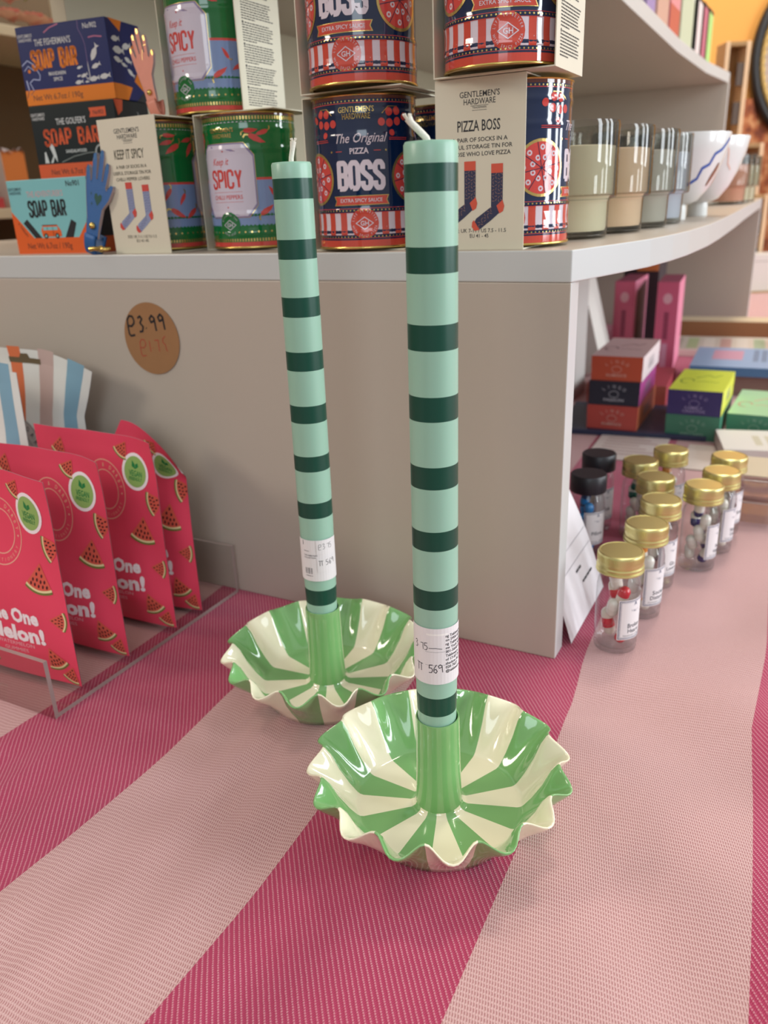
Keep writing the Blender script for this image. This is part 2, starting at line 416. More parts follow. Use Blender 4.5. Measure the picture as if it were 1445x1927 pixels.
# ---- display unit (local X = -s, Y = t)
unit = thing('display_unit', A0, -YAW, 'grey laminate display unit with two curved shelves standing on the tablecloth', 'display unit')
BULGE = [(0, 0), (.03, .008), (.06, .016), (.1, .0255), (.15, .032), (.2, .036), (.3, .0385), (.4, .037), (.6, .031), (.85, .0215), (1.2, .010), (1.518, 0)]
def bulge(t):
    for (a, x), (c, y) in zip(BULGE, BULGE[1:]):
        if t <= c: return x+(y-x)*(t-a)/(c-a)
    return 0
WD = .86; TH = .0183
ts = [i*.025 for i in range(61)]+[1.518]
poly = [(bulge(t_), t_) for t_ in ts]+[(-WD, 1.518), (-WD, 0)]
b = B(); b.prism(poly, ZT-TH, ZT, LAM, side=LAM_EDGE); b.obj('lower_shelf_board', unit, fixn=True, bevel=.0009)
S2E = [(.0, .088), (.3, .10), (.6, .1075), (1.0, .114), (1.3, .109), (1.518, .090)]
def s2e(t):
    for (a, x), (c, y) in zip(S2E, S2E[1:]):
        if t <= c: return x+(y-x)*(t-a)/(c-a)
    return .09
Z2 = .497
poly = [(-s2e(t_), t_) for t_ in ts]+[(-.52, 1.518), (-.52, 0)]
b = B(); b.prism(poly, Z2, Z2+.0195, LAM, side=LAM_EDGE); b.obj('upper_shelf_board', unit, fixn=True, bevel=.0009)
b = B(); b.box(-WD, 0, 0, .018, 0, ZT-TH, LAM, mats=dict(right=LAM_EDGE)); b.obj('end_panel', unit, bevel=.0008)
b = B(); b.box(-WD, 0, 1.5, 1.518, 0, ZT-TH, LAM, mats=dict(right=LAM_EDGE)); b.obj('end_panel', unit, bevel=.0008)
b = B(); b.box(-.52, -.089, 1.5, 1.518, ZT, Z2, LAM, mats=dict(right=LAM_EDGE)); b.obj('upper_end_panel', unit, bevel=.0008)
b = B(); b.box(-.518, -.50, .13, 1.5, ZT, .80, mat('window_lit_laminate', 'BDB59E', rough=.45, noise=.02, nscale=8)); b.obj('divider_panel', unit, bevel=.0008)  # laminate made paler for the window light falling on this side
b = B(); b.box(-.47, -.452, .018, 1.5, 0, ZT-TH, LAM); b.obj('back_panel', unit, bevel=.0008)

# ---- round kraft price sticker on the end panel
st_o = thing('price_sticker', un(.3293, -.0004, .2085), -YAW, 'round brown kraft price sticker with handwritten prices on the grey end panel', 'price sticker')
KR = mat('kraft_paper', '9A6F48', rough=.75, noise=.06, nscale=60)
fv = lambda x, y, o: (x, -.0003-o, y)
b = B(); b.prism([(.0278*math.cos(a), .0278*math.sin(a)) for a in (2*PI*i/64 for i in range(64))], 0, .0004, KR, fn=lambda x, y, z: (x, -z, y))
a = Art(); ink = P('1B1A20'); rink = P('A8402F')
def hand(a, ox, oy, k, glyphs, wd, m):
    for g in glyphs: a.stroke([(ox+x*k, oy+y*k) for x, y in g], wd, m)
POUND = [[(1.0, 1.55), (.85, 1.9), (.45, 1.95), (.15, 1.6), (.12, .9), (.15, .2), (.35, .0), (.9, .12)], [(0.2, 1.0), (.6, .95), (.95, 1.25), (1.0, 1.55)]]
def shift(gl, dx, dy=0, k=1): return [[(x*k+dx, y*k+dy) for x, y in g] for g in gl]
N3 = [[(.0, 1.4), (.35, 1.6), (.55, 1.35), (.25, .95), (.6, .6), (.45, .15), (.05, .1)]]; N9 = [[(.65, 1.35), (.35, 1.6), (.05, 1.3), (.2, .95), (.6, 1.1), (.65, 1.35), (.7, .6), (.75, .15)]]
N1 = [[(.1, 1.4), (.15, .1)]]; N7 = [[(0, 1.35), (.6, 1.4), (.55, .8), (.6, .1)]]; N5 = [[(.6, 1.7), (.2, 1.35), (.15, 1.0), (.5, .7), (.55, .2), (.7, -.05)]]; DOT = [[(0, .55), (.08, .5)]]
M5 = [[(.6, 1.55), (.08, 1.5), (.04, .92), (.4, .98), (.62, .6), (.42, .12), (.0, .1)]]; N6 = [[(.5, 1.6), (.1, .9), (.08, .3), (.4, .05), (.6, .4), (.4, .8), (.1, .6)]]; NT = [[(0, 1.5), (1.2, 1.4)], [(.35, 1.5), (.3, .1)], [(.85, 1.45), (.9, .1)]]
hand(a, -.0235, .0015, .0080, POUND+shift(N3, 1.5, .35)+shift(DOT, 2.45, .3)+shift(N9, 3.0, .45)+shift(N9, 4.1, .6), .0017, ink)
hand(a, -.0135, -.0140, .0068, POUND+shift(N1, 1.5, .45)+shift(DOT, 2.0, .5)+shift(N7, 2.4, .55)+shift(N5, 3.5, .75), .0008, rink)
a.emit(b, lambda x, y, o: (x, -.0004-o, y)); b.obj('sticker_face', st_o)

# ================================================================== candles and holders
GRN = mat('green_glaze', '7BAF6E', rough=.10, spec=.55, coat=.6); CRM = mat('cream_glaze', 'F1EACE', rough=.10, spec=.55, coat=.6)
def holder(loc, phase, label):
    o = thing('candle_holder', loc, 0, label, 'candle holder', 'scalloped candle holders')
    NS = 16; PER = 12; n_ = NS*PER
    prof = [(.0385, .0, 0, 0), (.041, .0004, 0, 0), (.0435, .0045, .03, 0), (.0500, .013, .18, 0), (.0565, .0215, .5, .1), (.0620, .0290, 1, .7), (.0648, .0330, 1, 1),
            (.0652, .0338, 1, 1), (.0646, .0342, 1, 1), (.0636, .0336, 1, 1), (.0605, .0300, 1, .7), (.0550, .0228, .55, .1), (.0485, .0142, .22, 0), (.0440, .0090, .08, 0), (.0425, .0078, .05, 0), (.0405, .0072, 0, 0), (.0150, .0072, 0, 0), (.0128, .0082, 0, 0), (.0119, .0100, 0, 0)]
    b = B(); vs = []
    for r, z, ar, az in prof:
        for i in range(n_):
            ph = (i % PER)/PER-.5                       # -.5 .. .5 across one lobe, 0 = its crest
            lob = 1-2*abs(math.sin(PI*ph))**2.2
            th = phase+(i/PER-.5)*2*PI/NS
            rr = r+ar*.0034*lob-ar*.0006; zz = z-az*.0024*lob
            vs.append((rr*math.cos(th), rr*math.sin(th), zz))
    for sct in range(NS):
        m = CRM if sct % 2 == 0 else GRN
        fs = [(k*n_+i, k*n_+(i+1) % n_, (k+1)*n_+(i+1) % n_, (k+1)*n_+i) for k in range(len(prof)-1) for i in range(sct*PER, (sct+1)*PER)]
        if sct == 0: b.add(vs, fs, m)
        else:
            mi = b.mi(m)
            for f in fs: b.f.append(f); b.m.append(mi)
    b.add([(x, y, z) for x, y, z in vs[:n_]], [tuple(range(n_))[::-1]], CRM)
    b.obj('dish', o, smooth=180)
    b = B(); b.lathe([(.0122, .0078), (.0119, .012), (.0114, .03), (.0111, .055), (.0110, .0602), (.01085, .0614), (.0103, .0614), (.0100, .0605), (.0099, .040), (.0002, .0398)], GRN, n=48)
    b.obj('socket', o, smooth=60)
    return o
DW = mat('dark_green_wax', '0C4638', rough=.34, spec=.45, sss=.03); LW = mat('light_green_wax', '97C0AC', rough=.34, spec=.5, sss=.25)
LAB = mat('white_label', 'E2DFE0', rough=.6); WK = mat('cotton_wick', 'E6E2D6', rough=.9, bump=.4, bscale=900)
BANDS = [.0774, .0669, .1358, .126, .1649, .1555, .1949, .1848, .2255, .2149, .2550, .2445, .2848, .2748, .3046+.0002, .3148]
def candle(loc, wick, label, labels):
    o = thing('dinner_candle', loc, 0, label, 'candle', 'striped dinner candles', rot=(0, math.radians(.42), 0))
    zb = .0405; R = .0105; zs = [zb]
    edges = sorted(BANDS); prof = [(.0, zb), (.0094, zb)]; sm_ = [LW]; z = zb
    for k, e in enumerate(edges):
        r = .0097 if e < .072 else (.0100 if e < .08 else R)
        prof.append((r, e)); sm_.append(LW if k % 2 == 0 else DW)
    prof += [(R, .3215), (R-.0006, .3226), (.006, .3229), (.0, .3231)]; sm_ += [LW]*4
    b = B(); b.lathe([(r, z_-loc[2]) for r, z_ in prof], LW, n=56, seg_m=sm_); b.obj('candle_body', o, smooth=50)
    b = B(); b.tube([(x, y, z_-loc[2]) for x, y, z_ in wick], [.0013]*(len(wick)-1)+[.0016], WK, n=8)
    p = wick[-1]
    for i in range(6):
        an = i*1.05; b.tube([(p[0], p[1], p[2]-loc[2]-.001), (p[0]+.0016*math.cos(an)+(p[0]-wick[-2][0])*.5, p[1]+.0012*math.sin(an), p[2]-loc[2]+.0015)], .0004, WK, n=5)
    b.obj('wick', o, smooth=60)
    for (z0, z1, x0, x1, draw, tiltk, nm) in labels:
        b = B(); RR = R+(.0006 if nm == 'price_label' and x0 >= 0 else .00025)
        f = lambda x, y, o_: ((RR+o_)*math.sin(x/RR), -(RR+o_)*math.cos(x/RR), y+tiltk*x-loc[2])
        a = Art(); a.rect(x0, x1, z0, z1, LAB, 0); draw(a); a.emit(b, f, sx=.0018, eps=5e-5); b.obj(nm, o)
    return o
INK = P('2A2A34'); GRY = P('6E6E74')
def lab_front(a):
    a.rect(-.0055, .0052, .1128, .1138, P('EFEDEA'), 1)
    for z in (.1040, .0968+.0): a.stroke([(-.0062, z), (.0052, z)], .00012, GRY)
    for g, x in ((N3, -.0124), (DOT, -.0102), (N7, -.0088), (M5, -.0066)): hand(a, x, .1046, .0026, g, .00032, INK)
    a.stroke([(-.0044, .1060), (-.001, .1062), (.0021, .1056)], .0003, INK)
    for g, x in ((NT, -.0112), (M5, -.0044), (N6, -.0022), (N9, .0000)): hand(a, x, .0925, .0030, g, .00036, INK)
    for i, s_ in enumerate(('ng Tableware', 'on SW6 6LP', 'ng Tableware', 'ew York NY', '301-5668 US', 'Tableware', 'of 17-07 26', 'shadow Rd', '020 7627', '@tableware')):
        a.text(s_, .0038, .1115-i*.0021, .0014, INK if i < 8 else P('101014'), 2, align='L', off=.01)
def lab_back(a):
    a.text('l', -.0092, .1085, .003, INK, 2)
    a.text('Stackers', -.0088, .1045, .0008, INK, 2, align='L'); a.text('THE RIBBONED', -.0088, .1015, .0009, INK, 2, align='L'); a.text('COLLECTION', -.0088, .1000, .0009, INK, 2, align='L')
    for i, wv in enumerate((1, .5, .8, .4, 1.2, .5, .5, 1, .4)): a.rect(-.0085+i*.00062, -.0085+i*.00062+.00028*wv, .0895, .0935, INK, 2)
    a.text('5 056261 6', -.0060, .0878, .0008, INK, 2)
def lab_price(a): hand(a, .0010, .1056, .0024, shift(POUND, 0, 0, .8)+shift(N3, 1.15)+shift(DOT, 1.95)+shift(N7, 2.3)+shift(M5, 3.1), .00024, GRY)
def lab_code(a): hand(a, .0008, .0948, .0024, shift(NT, 0)+shift(M5, 1.9)+shift(N6, 2.8)+shift(N9, 3.6), .0003, INK)
C1 = (.0223, .3341, 0); C2 = (-.0421, .4542, 0)
holder(C1, math.radians(-89), 'green and cream scalloped candle holder nearest the camera')
holder(C2, math.radians(-91+11.25), 'green and cream scalloped candle holder further back, beside the grey end panel')
candle((.0223-.0004, .3341, .0401), [(-.001, 0, .3222), (-.0016, 0, .3238), (-.0034, 0, .3256), (-.0056, -.0005, .3276), (-.0074, -.0005, .3292), (-.0084, -.0005, .3308)],
       'tall green striped candle in the nearer holder, price label reading 569 near its foot',
       [(.0862, .1165, -.0165, .0165, lab_front, 0, 'price_label')])
candle((-.0421-.0004, .4542, .0401), [(0, 0, .3222), (.0003, 0, .325), (.0012, 0, .329), (.0018, 0, .3325)],
       'tall green striped candle in the further holder, price label reading £3.75 near its foot',
       [(.0845, .1120, -.0165, .0150, lab_back, 0, 'maker_label'), (.1028, .1118, .0, .0112, lab_price, .05, 'price_label'), (.0905, .1000, 0.0, .0125, lab_code, .06, 'price_label')])
# ================================================================== sock tins in card sleeves
TR, TH_ = .0335, .0900
def tin_R(y):
    r = TR
    for yc in (.0235, .0105, .0665, .0795):
        r += .0005*math.exp(-((y-yc)/.0016)**2)
    return r
def tin_map(x, y, o): R_ = tin_R(y)+o; a_ = x/TR; return (R_*math.sin(a_), -R_*math.cos(a_), y)
HALF = PI*TR
NAVY = T('0F2448'); TRED = T('C94A3C'); TW = T('D9CDD8'); TGR = T('0E6A34'); TBL = T('7C92BE'); TLI = T('CFC8D8'); TSC = T('CC4743'); TDK = T('5A2A26'); TPU = T('8C82AA')
def diamond(a, cx, cy, k, m, layer, txt='GH'):
    a.stroke([(cx-1.5*k, cy), (cx, cy+k), (cx+1.5*k, cy), (cx, cy-k)], .14*k, m, layer, True); a.text(txt, cx, cy-.36*k, .72*k, m, layer, off=.02)
def chilli(a, x, y, k, rot, m, stem):
    c, s_ = math.cos(rot), math.sin(rot)
    pts = [(-1.6, .0), (-.8, .42), (.2, .55), (1.0, .42), (1.3, .1), (1.0, -.25), (.2, -.35), (-.7, -.2)]
    a.poly([(x+(p*c-q*s_)*k, y+(p*s_+q*c)*k) for p, q in pts], m, 3)
    a.stroke([(x+(p*c-q*s_)*k, y+(p*s_+q*c)*k) for p, q in [(1.2, .1), (1.7, .3), (1.8, .8)]], .25*k, stem, 4)
def art_boss():
    a = Art()
    a.rect(-HALF, HALF, .0015, .0056, TRED, 1); a.rect(-HALF, HALF, .0056, .0088, NAVY, 1)
    n_ = 46; wst = 2*HALF/n_
    a.rect(-HALF, HALF, .0088, .0222, TW, 1)
    for i in range(0, n_, 2): a.rect(-HALF+i*wst, -HALF+(i+1)*wst, .0088, .0222, TRED, 2)
    a.rect(-HALF, HALF, .0246, .0249, TSC, 2); a.rect(-HALF, HALF, .0222, .0224, TSC, 3); a.rect(-HALF, HALF, .0874, .0896, TDK, 2); a.rect(-HALF, HALF, .0852, .0856, TSC, 2); a.rect(-HALF, HALF, .0066, .0069, TSC, 2)
    for yy in (.0076, .0236, .0864):
        for i in range(84): a.circ(-HALF+(i+.5)*2*HALF/84, yy, .00052, FOIL, 3, n=7)
    for cx in (.0025, -.052+.0, .085):
        a.circ(cx, .0158, .0092, TRED, 3)
        if cx == .0025:
            a.arc_text('LIFE IS BETTER', cx, .0158, .0069, .0014, TW, PI/2, 2.7, 5); a.arc_text('WITH SPICY PIZZA', cx, .0158, .0083, .0014, TW, -PI/2, 2.6, 5, up=False)
            diamond(a, cx, .0158, .0037, TW, 5)
    # ribbon
    a.poly([(-.0178, .0266), (.0192, .0268), (.0178, .0296), (.0192, .0326), (-.0178, .0324), (-.0164, .0295)], FOIL, 3)
    a.poly([(-.0170, .0270), (.0184, .0272), (.0172, .0296), (.0184, .0322), (-.0170, .0320), (-.0157, .0295)], TRED, 4)
    a.text('EXTRA SPICY SAUCE', .0008, .0286, .0021, TW, 5, width=.0275, off=.01)
    a.block('BOSS', .0012, .0352, .0180, TW, width=.0318, wd=.21, layer=3)
    a.text('PIZZA', .001, .0568, .0032, TW, 3, width=.0120, off=.02)
    for x in (-.0125, .0125): a.rect(x-.0022, x+.0022, .0582, .0586, TSC, 3); a.poly([(x*1.45+.0009*math.cos(k*PI/5+PI/2)*(1 if k % 2 == 0 else .4), .0584+.0009*math.sin(k*PI/5+PI/2)*(1 if k % 2 == 0 else .4)) for k in range(10)], FOIL, 3)
    a.text('The Original', .001, .0632, .0052, TW, 3, shear=.35, width=.0330, off=.006)
    for s_ in (-1, 1):
        for yy in (.0642, .0652): a.rect(*sorted((s_*.0205, s_*.0345)), yy, yy+.0004, TSC, 3)
    a.text("GENTLEMEN'S", 0, .0802, .0031, FOIL, 3, width=.0225, off=.006); a.text('HARDWARE', 0, .0764, .0031, FOIL, 3, width=.0175, off=.006)
    for s_ in (-1, 1):     # tomato bunches
        for dx, dy, r in ((.0158, -.0005, .0023), (.0212, -.0010, .0024), (.0208, .0052, .0024), (.0262, .0056, .0024), (.0268, -.0002, .0024), (.0226, -.0066, .0019), (.0322, .0026, .0022)):
            a.circ(s_*dx, .0748+dy, r, TSC, 3, n=14)
        a.stroke([(s_*.016, .079), (s_*.0205, .083), (s_*.027, .083)], .0004, FOIL, 4)
    for cx in (-.0335, .0375):     # pizzas
        a.circ(cx, .0430, .0158, FOIL, 3, n=36); a.circ(cx, .0430, .0142, TSC, 4, n=36)
        for k in range(4): a.stroke([(cx+.0142*math.cos(k*PI/4+.2), .043+.0142*math.sin(k*PI/4+.2)), (cx-.0142*math.cos(k*PI/4+.2), .043-.0142*math.sin(k*PI/4+.2))], .0004, NAVY, 6)
        rr = random.Random(3)
        for k in range(8):
            for q in range(2):
                an = k*PI/4+.2+PI/8+(q-.5)*.32; rd = .006+.0052*q; x, y = cx+rd*math.cos(an), .043+rd*math.sin(an)
                a.circ(x, y, .0016, TW, 5, n=10); a.circ(x, y, .0007, TSC, 6, n=8)
    return a
def art_spicy():
    a = Art()
    a.rect(-HALF, HALF, .0013, .0046, TSC, 1); a.rect(-HALF, HALF, .0046, .0157, TGR, 1); a.rect(-HALF, HALF, .0157, .0462, TBL, 1); a.rect(-HALF, HALF, .0462, .0478, TSC, 1); a.rect(-HALF, HALF, .0878, .0898, TDK, 2)
    for i in range(100): x = -HALF+(i+.5)*2*HALF/100; a.rect(x-.0006, x+.0006, .0050, .0070, FOIL, 2); a.rect(x-.0006, x+.0006, .0852, .0874, FOIL, 2)
    for i in range(70): x = -HALF+i*2*HALF/70; a.poly([(x, .0157), (x+.0026, .0157), (x+.0013, .0166)], TGR, 2); a.poly([(x, .0836), (x+.0024, .0836), (x+.0012, .0842)], TLI, 2)
    for i in range(44): a.circ(-HALF+(i+.5)*2*HALF/44, .0115, .0007, FOIL, 2, n=8)
    c = .0068
    def octo(x0, x1, y0, y1, m, l): a.poly([(x0+c, y0), (x1-c, y0), (x1, y0+c*1.2), (x1, y1-c*1.2), (x1-c, y1), (x0+c, y1), (x0, y1-c*1.2), (x0, y0+c*1.2)], m, l)
    octo(-.0232, .0232, .0212, .0710, FOIL, 2); octo(-.0229, .0229, .0215, .0707, TPU, 3); octo(-.0219, .0219, .0224, .0698, TLI, 4)
    a.text('Keep it', -.0035, .0568, .0045, TSC, 5, shear=.3, width=.0140, off=.006)
    a.block('SPICY', .0, .0408, .0130, TSC, width=.0268, wd=.16, layer=5)
    for yy in (.0387, .0320): a.rect(-.0125, .0125, yy, yy+.0002, TSC, 5)
    a.text('CHILLI PEPPERS', 0, .0340, .0027, TSC, 5, width=.0250, off=.01)
    for yy in (.0285, .0655): a.circ(0, yy, .0006, TSC, 5, n=8)
    for cx in (0, HALF*.98):
        a.circ(cx, .0168, .0086, TGR, 5)
    a.arc_text('DISCOVER THE', 0, .0165, .0062, .0012, TLI, PI/2, 2.2, 6); a.arc_text('BOLD HEAT', 0, .0165, .0074, .0012, TLI, -PI/2, 1.4, 6, up=False)
    diamond(a, 0, .0165, .0034, TLI, 6)
    for x, y, k, r in [(-.029, .0255, .0042, .6), (.0285, .026, .0042, -2.6), (.034, .038, .003, -1.0), (.0215, .0785, .0036, 3.2), (.030, .0765, .0035, .3), (.0255, .0735, .0046, 2.7), (-.0265, .0765, .0036, .2), (-.0245, .0705, .0044, .9), (-.036, .036, .0035, 1.0),
                       (-.042, .0800, .0034, 3.1), (-.044, .0745, .0036, .2), (-.0395, .0705, .0046, .5), (-.047, .0395, .0036, 1.0), (-.0415, .0265, .0046, 2.6), (.044, .03, .004, .4)]:
        chilli(a, x, y, k, r, TSC, FOIL)
    a.text("GENTLEMEN'S", 0, .0778, .0026, FOIL, 3, width=.0200, off=.01); a.text('HARDWARE', 0, .0742, .0026, FOIL, 3, width=.0160, off=.01)
    return a
def sock(a, x, y, k, body, trim, flecks):
    f = lambda pts: [(x+p*k, y+q*k) for p, q in pts]
    a.poly(f([(0, 3.2), (1.15, 3.2), (1.15, .75), (1.2, .0), (.0, -.95), (-1.15, -1.75), (-1.75, -1.25), (-1.5, -.75), (0, .25)]), body, 2)
    a.poly(f([(0, 4.0), (1.15, 4.0), (1.15, 3.2), (0, 3.2)]), trim, 3)
    a.poly(f([(.55, .35), (1.15, .85), (1.32, .3), (1.2, -.15), (.85, -.35)]), trim, 3)
    a.poly(f([(-1.15, -1.78), (-1.65, -1.85), (-1.95, -1.5), (-1.9, -1.05), (-1.72, -.88)]), trim, 3)
    for (p, q, r) in flecks: a.stroke(f([(p-.12*math.cos(r), q-.12*math.sin(r)), (p+.12*math.cos(r), q+.12*math.sin(r))]), .05*k, P('8A6A62') if body is NAVYP else P('39436E'), 3)
NAVYP = P('2C2F4E'); ORP = P('D2553E'); BLP = P('8A93B4'); DKP = P('2B2C30'); OLP = P('4A4738')
FL = [(.2+.28*i, 3.0-.32*j+.1*(i % 2), .9*(i+j)) for j in range(8) for i in range(4) if True]+[(-1.2+.3*i, -1.1+.32*i-.25*j, i+j) for j in range(3) for i in range(5)]
SW, SY, SH = .0352, .0278, .0908
def title_art(kind):
    a = Art()
    a.text("GENTLEMEN'S", 0, .0822, .0030, DKP, 2, width=.0245, off=.005); a.text('HARDWARE', 0, .0784, .0030, DKP, 2, width=.0195, off=.005)
    a.text('TRADEMARK', 0, .0762, .0011, DKP, 2, width=.009); a.rect(-.0055, .0055, .0776, .0778, DKP, 2); a.rect(-.0045, .0045, .0752, .0754, DKP, 2)
    if kind == 'pizza':
        a.text('PIZZA BOSS', -.0005, .0645, .0056, DKP, 2, width=.0265, off=.012)
        for i, s_ in enumerate(('A PAIR OF SOCKS IN A', 'USEFUL STORAGE TIN FOR', 'THOSE WHO LOVE PIZZA')): a.text(s_, 0, .0588-i*.0038, .0022, DKP, 2, width=(.0345, .0405, .0385)[i], off=.012)
        sock(a, -.0095, .0232, .0063, NAVYP, ORP, FL); sock(a, .0075, .0212, .0063, NAVYP, ORP, FL)
        a.text('SIZE: UK 7-11 / US 7.5 - 11.5', -.001, .0086, .0021, DKP, 2, width=.0360, off=.008); a.text('EU 41 - 45', 0, .0056, .0021, DKP, 2, width=.0120, off=.008)
    else:
        a.text('KEEP IT SPICY', -.0005, .0650, .0062, OLP, 2, width=.0290, off=.012)
        for i, s_ in enumerate(('A PAIR OF SOCKS IN A', 'USEFUL STORAGE TIN FOR', 'CHILLI PEPPER LOVERS')): a.text(s_, 0, .0585-i*.0042, .0022, OLP, 2, width=(.0300, .0370, .0330)[i], off=.012)
        sock(a, -.0085, .0262, .0057, BLP, TSCP, FL); sock(a, .0075, .0240, .0057, BLP, TSCP, FL)
        a.text('SIZE: UK 7-11 / US 7.5-11.5', .001, .0098, .0020, OLP, 2, width=.0290, off=.006); a.text('EU 41-45', .001, .0068, .0020, OLP, 2, width=.0120, off=.006)
    return a
TSCP = P('C8453C')
def print_art():
    a = Art(); rr = random.Random(5); y = .0860
    for blk in range(6):
        a.circ(-.0195, y+.0004, .0010, DKP, 2, n=10)
        for ln in range(8):
            x = -.0175 if ln == 0 else -.0205
            end = .019-rr.random()*.006 if ln < 7 else -.004
            while x < end: 
                wv = .0012+rr.random()*.0032; a.rect(x, min(x+wv, end), y, y+.0007, DKP, 2); x += wv+.0006
            y -= .00165
        y -= .0008
        if y < .012: break
    return a
_tinmesh = {}
def tin(name_kind, loc, rz, label, group, sleeve_art, spin=0, back=.0095, right=True):
    o = thing('sock_tin', loc, rz, label, 'tin', group)
    key = name_kind
    base_c = NAVY if key == 'boss' else TGR
    if key in _tinmesh:
        me = _tinmesh[key]
        for nm in ('tin_body', 'rim', 'rim'):
            pass
        for nm, m_ in me:
            q = bpy.data.objects.new(nm, m_); COL.objects.link(q); q.parent = o if nm == 'tin_body' else x1
            if nm == 'tin_body': q.rotation_euler.z = spin; x1 = q
    else:
        b = B(); ys = [.0010+.0888*i/70 for i in range(71)]
        b.lathe([(tin_R(y), y) for y in ys], base_c, n=72); b.disc(TR, .0010, FOIL, up=False); b.disc(TR-.001, .0890, FOIL)
        (art_boss() if key == 'boss' else art_spicy()).emit(b, tin_map, sx=.0024, sy=.0024, eps=6e-5)
        x1 = b.obj('tin_body', o, smooth=40); x1.rotation_euler.z = spin
        b = B(); b.lathe([(TR-.0015, .0002), (TR+.0006, .0002), (TR+.0009, .0008), (TR+.0006, .0015), (TR-.0002, .0016)], GOLD, n=72); x2 = b.obj('rim', x1, smooth=60)
        b = B(); b.lathe([(TR-.0002, .0892), (TR+.0006, .0893), (TR+.0008, .0898), (TR+.0004, .0903), (TR-.0018, .0903), (TR-.0022, .0890)], GOLD, n=72); x3 = b.obj('rim', x1, smooth=60)
        _tinmesh[key] = [(q.name.split('.')[0], q.data) for q in (x1, x2, x3)]
    # card sleeve: a tube of four panels, open front and back
    b = B(); th = .0007; x0, x1_, z0, z1 = -SW, SW, -.0008, SH+.0008; ya, yb = -SY+back, SY+back
    b.box(x0-th, x0, ya, yb, z0-th, z1+th, CARD); (b.box(x1_, x1_+th, ya, yb, z0-th, z1+th, CARD) if right else None)
    b.box(x0, x1_, ya, yb, z0-th, z0, CARD); b.box(x0, x1_, ya, yb, z1, z1+th, CARD)
    title_art(sleeve_art).emit(b, lambda x, y, o_: (x0-th-o_, -x+back, y), eps=5e-5)
    if right: print_art().emit(b, lambda x, y, o_: (x1_+th+o_, x+back, y), eps=5e-5)
    b.obj('card_sleeve', o)
    return o
TZ = ZT+.0016
LB = SH+.0016+.0018            # pitch of one level
tin('spicy', un(.3410, .0440, TZ), -YAW+PI/2, 'green chilli sock tin turned sideways, cream sleeve panel with blue socks facing out', 'sock tins, lower row', 'spicy', .75, -.008)
tin('spicy', un(.2590, .0560, TZ), -YAW, 'green sock tin reading SPICY on the shelf, half hidden by the further candle', 'sock tins, lower row', 'spicy', 0, .0095, False)
tin('boss', un(.1500, .0340, TZ), -YAW, 'navy pizza sock tin reading BOSS on the shelf between the two candles', 'sock tins, lower row', 'pizza', .34, .0095, False)
tin('boss', un(.0500, .0425, TZ), -YAW+PI/2, 'navy pizza sock tin turned sideways, cream sleeve panel with navy socks facing out', 'sock tins, lower row', 'pizza', .24)
tin('spicy', un(.3010, .0790, TZ+LB), -YAW, 'green sock tin reading SPICY in the upper row, cut by the top of the picture', 'sock tins, upper row', 'spicy', -.12)
tin('boss', un(.1440, .0240, TZ+LB), -YAW, 'navy pizza sock tin in the upper row, straight above the BOSS tin', 'sock tins, upper row', 'pizza', .13, .0095, False)
tin('boss', un(.0500, .0200, TZ+LB), -YAW, 'navy pizza sock tin in the upper row, on top of the sideways navy tin', 'sock tins, upper row', 'pizza', .33)
tin('boss', un(.1330, .1320, TZ), -YAW, 'navy sock tin in the second row, a dark sliver seen between two front tins', 'sock tins, back row', 'pizza')

# ================================================================== soap boxes
def soap(s, t, z, rz, label, front, side, top_c, base_c, draw, draw_side):
    o = thing('soap_box', un(s, t, z), -YAW+rz, label, 'soap box', 'boxed soap bars stacked on the shelf')
    W_, H_, D_ = .088, .058, .046
    b = B(); b.box(0, W_, 0, D_, 0, H_, front, mats=dict(right=side, top=top_c)); a = Art(); draw(a); a.emit(b, lambda x, y, o_: (x, -o_, y), eps=6e-5)
    a = Art(); draw_side(a); a.emit(b, lambda x, y, o_: (W_+o_, x, y), eps=6e-5)
    b.obj('box_body', o, bevel=.0006); return o
SN = P('182460', rough=.4, spec=.3); SO = P('E47F22', rough=.4, spec=.3); SB = P('0D1B20', rough=.4, spec=.3); SC = P('DB5C36', rough=.4, spec=.3); SA = P('80C0C4', rough=.4, spec=.3); SOR = P('DF622C', rough=.4, spec=.3); SW_ = P('CFD0D0'); SK = P('12161E'); PKL = P('C9A9AE')
def fish(a, x, y, k, rot, m):
    c, s_ = math.cos(rot), math.sin(rot); pts = [(1.2, 0), (.6, .42), (-.2, .5), (-.9, .15), (-1.4, .5), (-1.25, 0), (-1.4, -.45), (-.9, -.12), (-.2, -.45), (.6, -.38)]
    a.poly([(x+(-p*c-q*s_)*k, y+(-p*s_+q*c)*k) for p, q in pts], m, 3)
def brand(a, m, y0): a.text("GENTLEMEN'S", .0085, y0, .0023, m, 2, width=.0150, off=.01); a.text('HARDWARE', .0085, y0-.003, .0023, m, 2, width=.0130, off=.01)
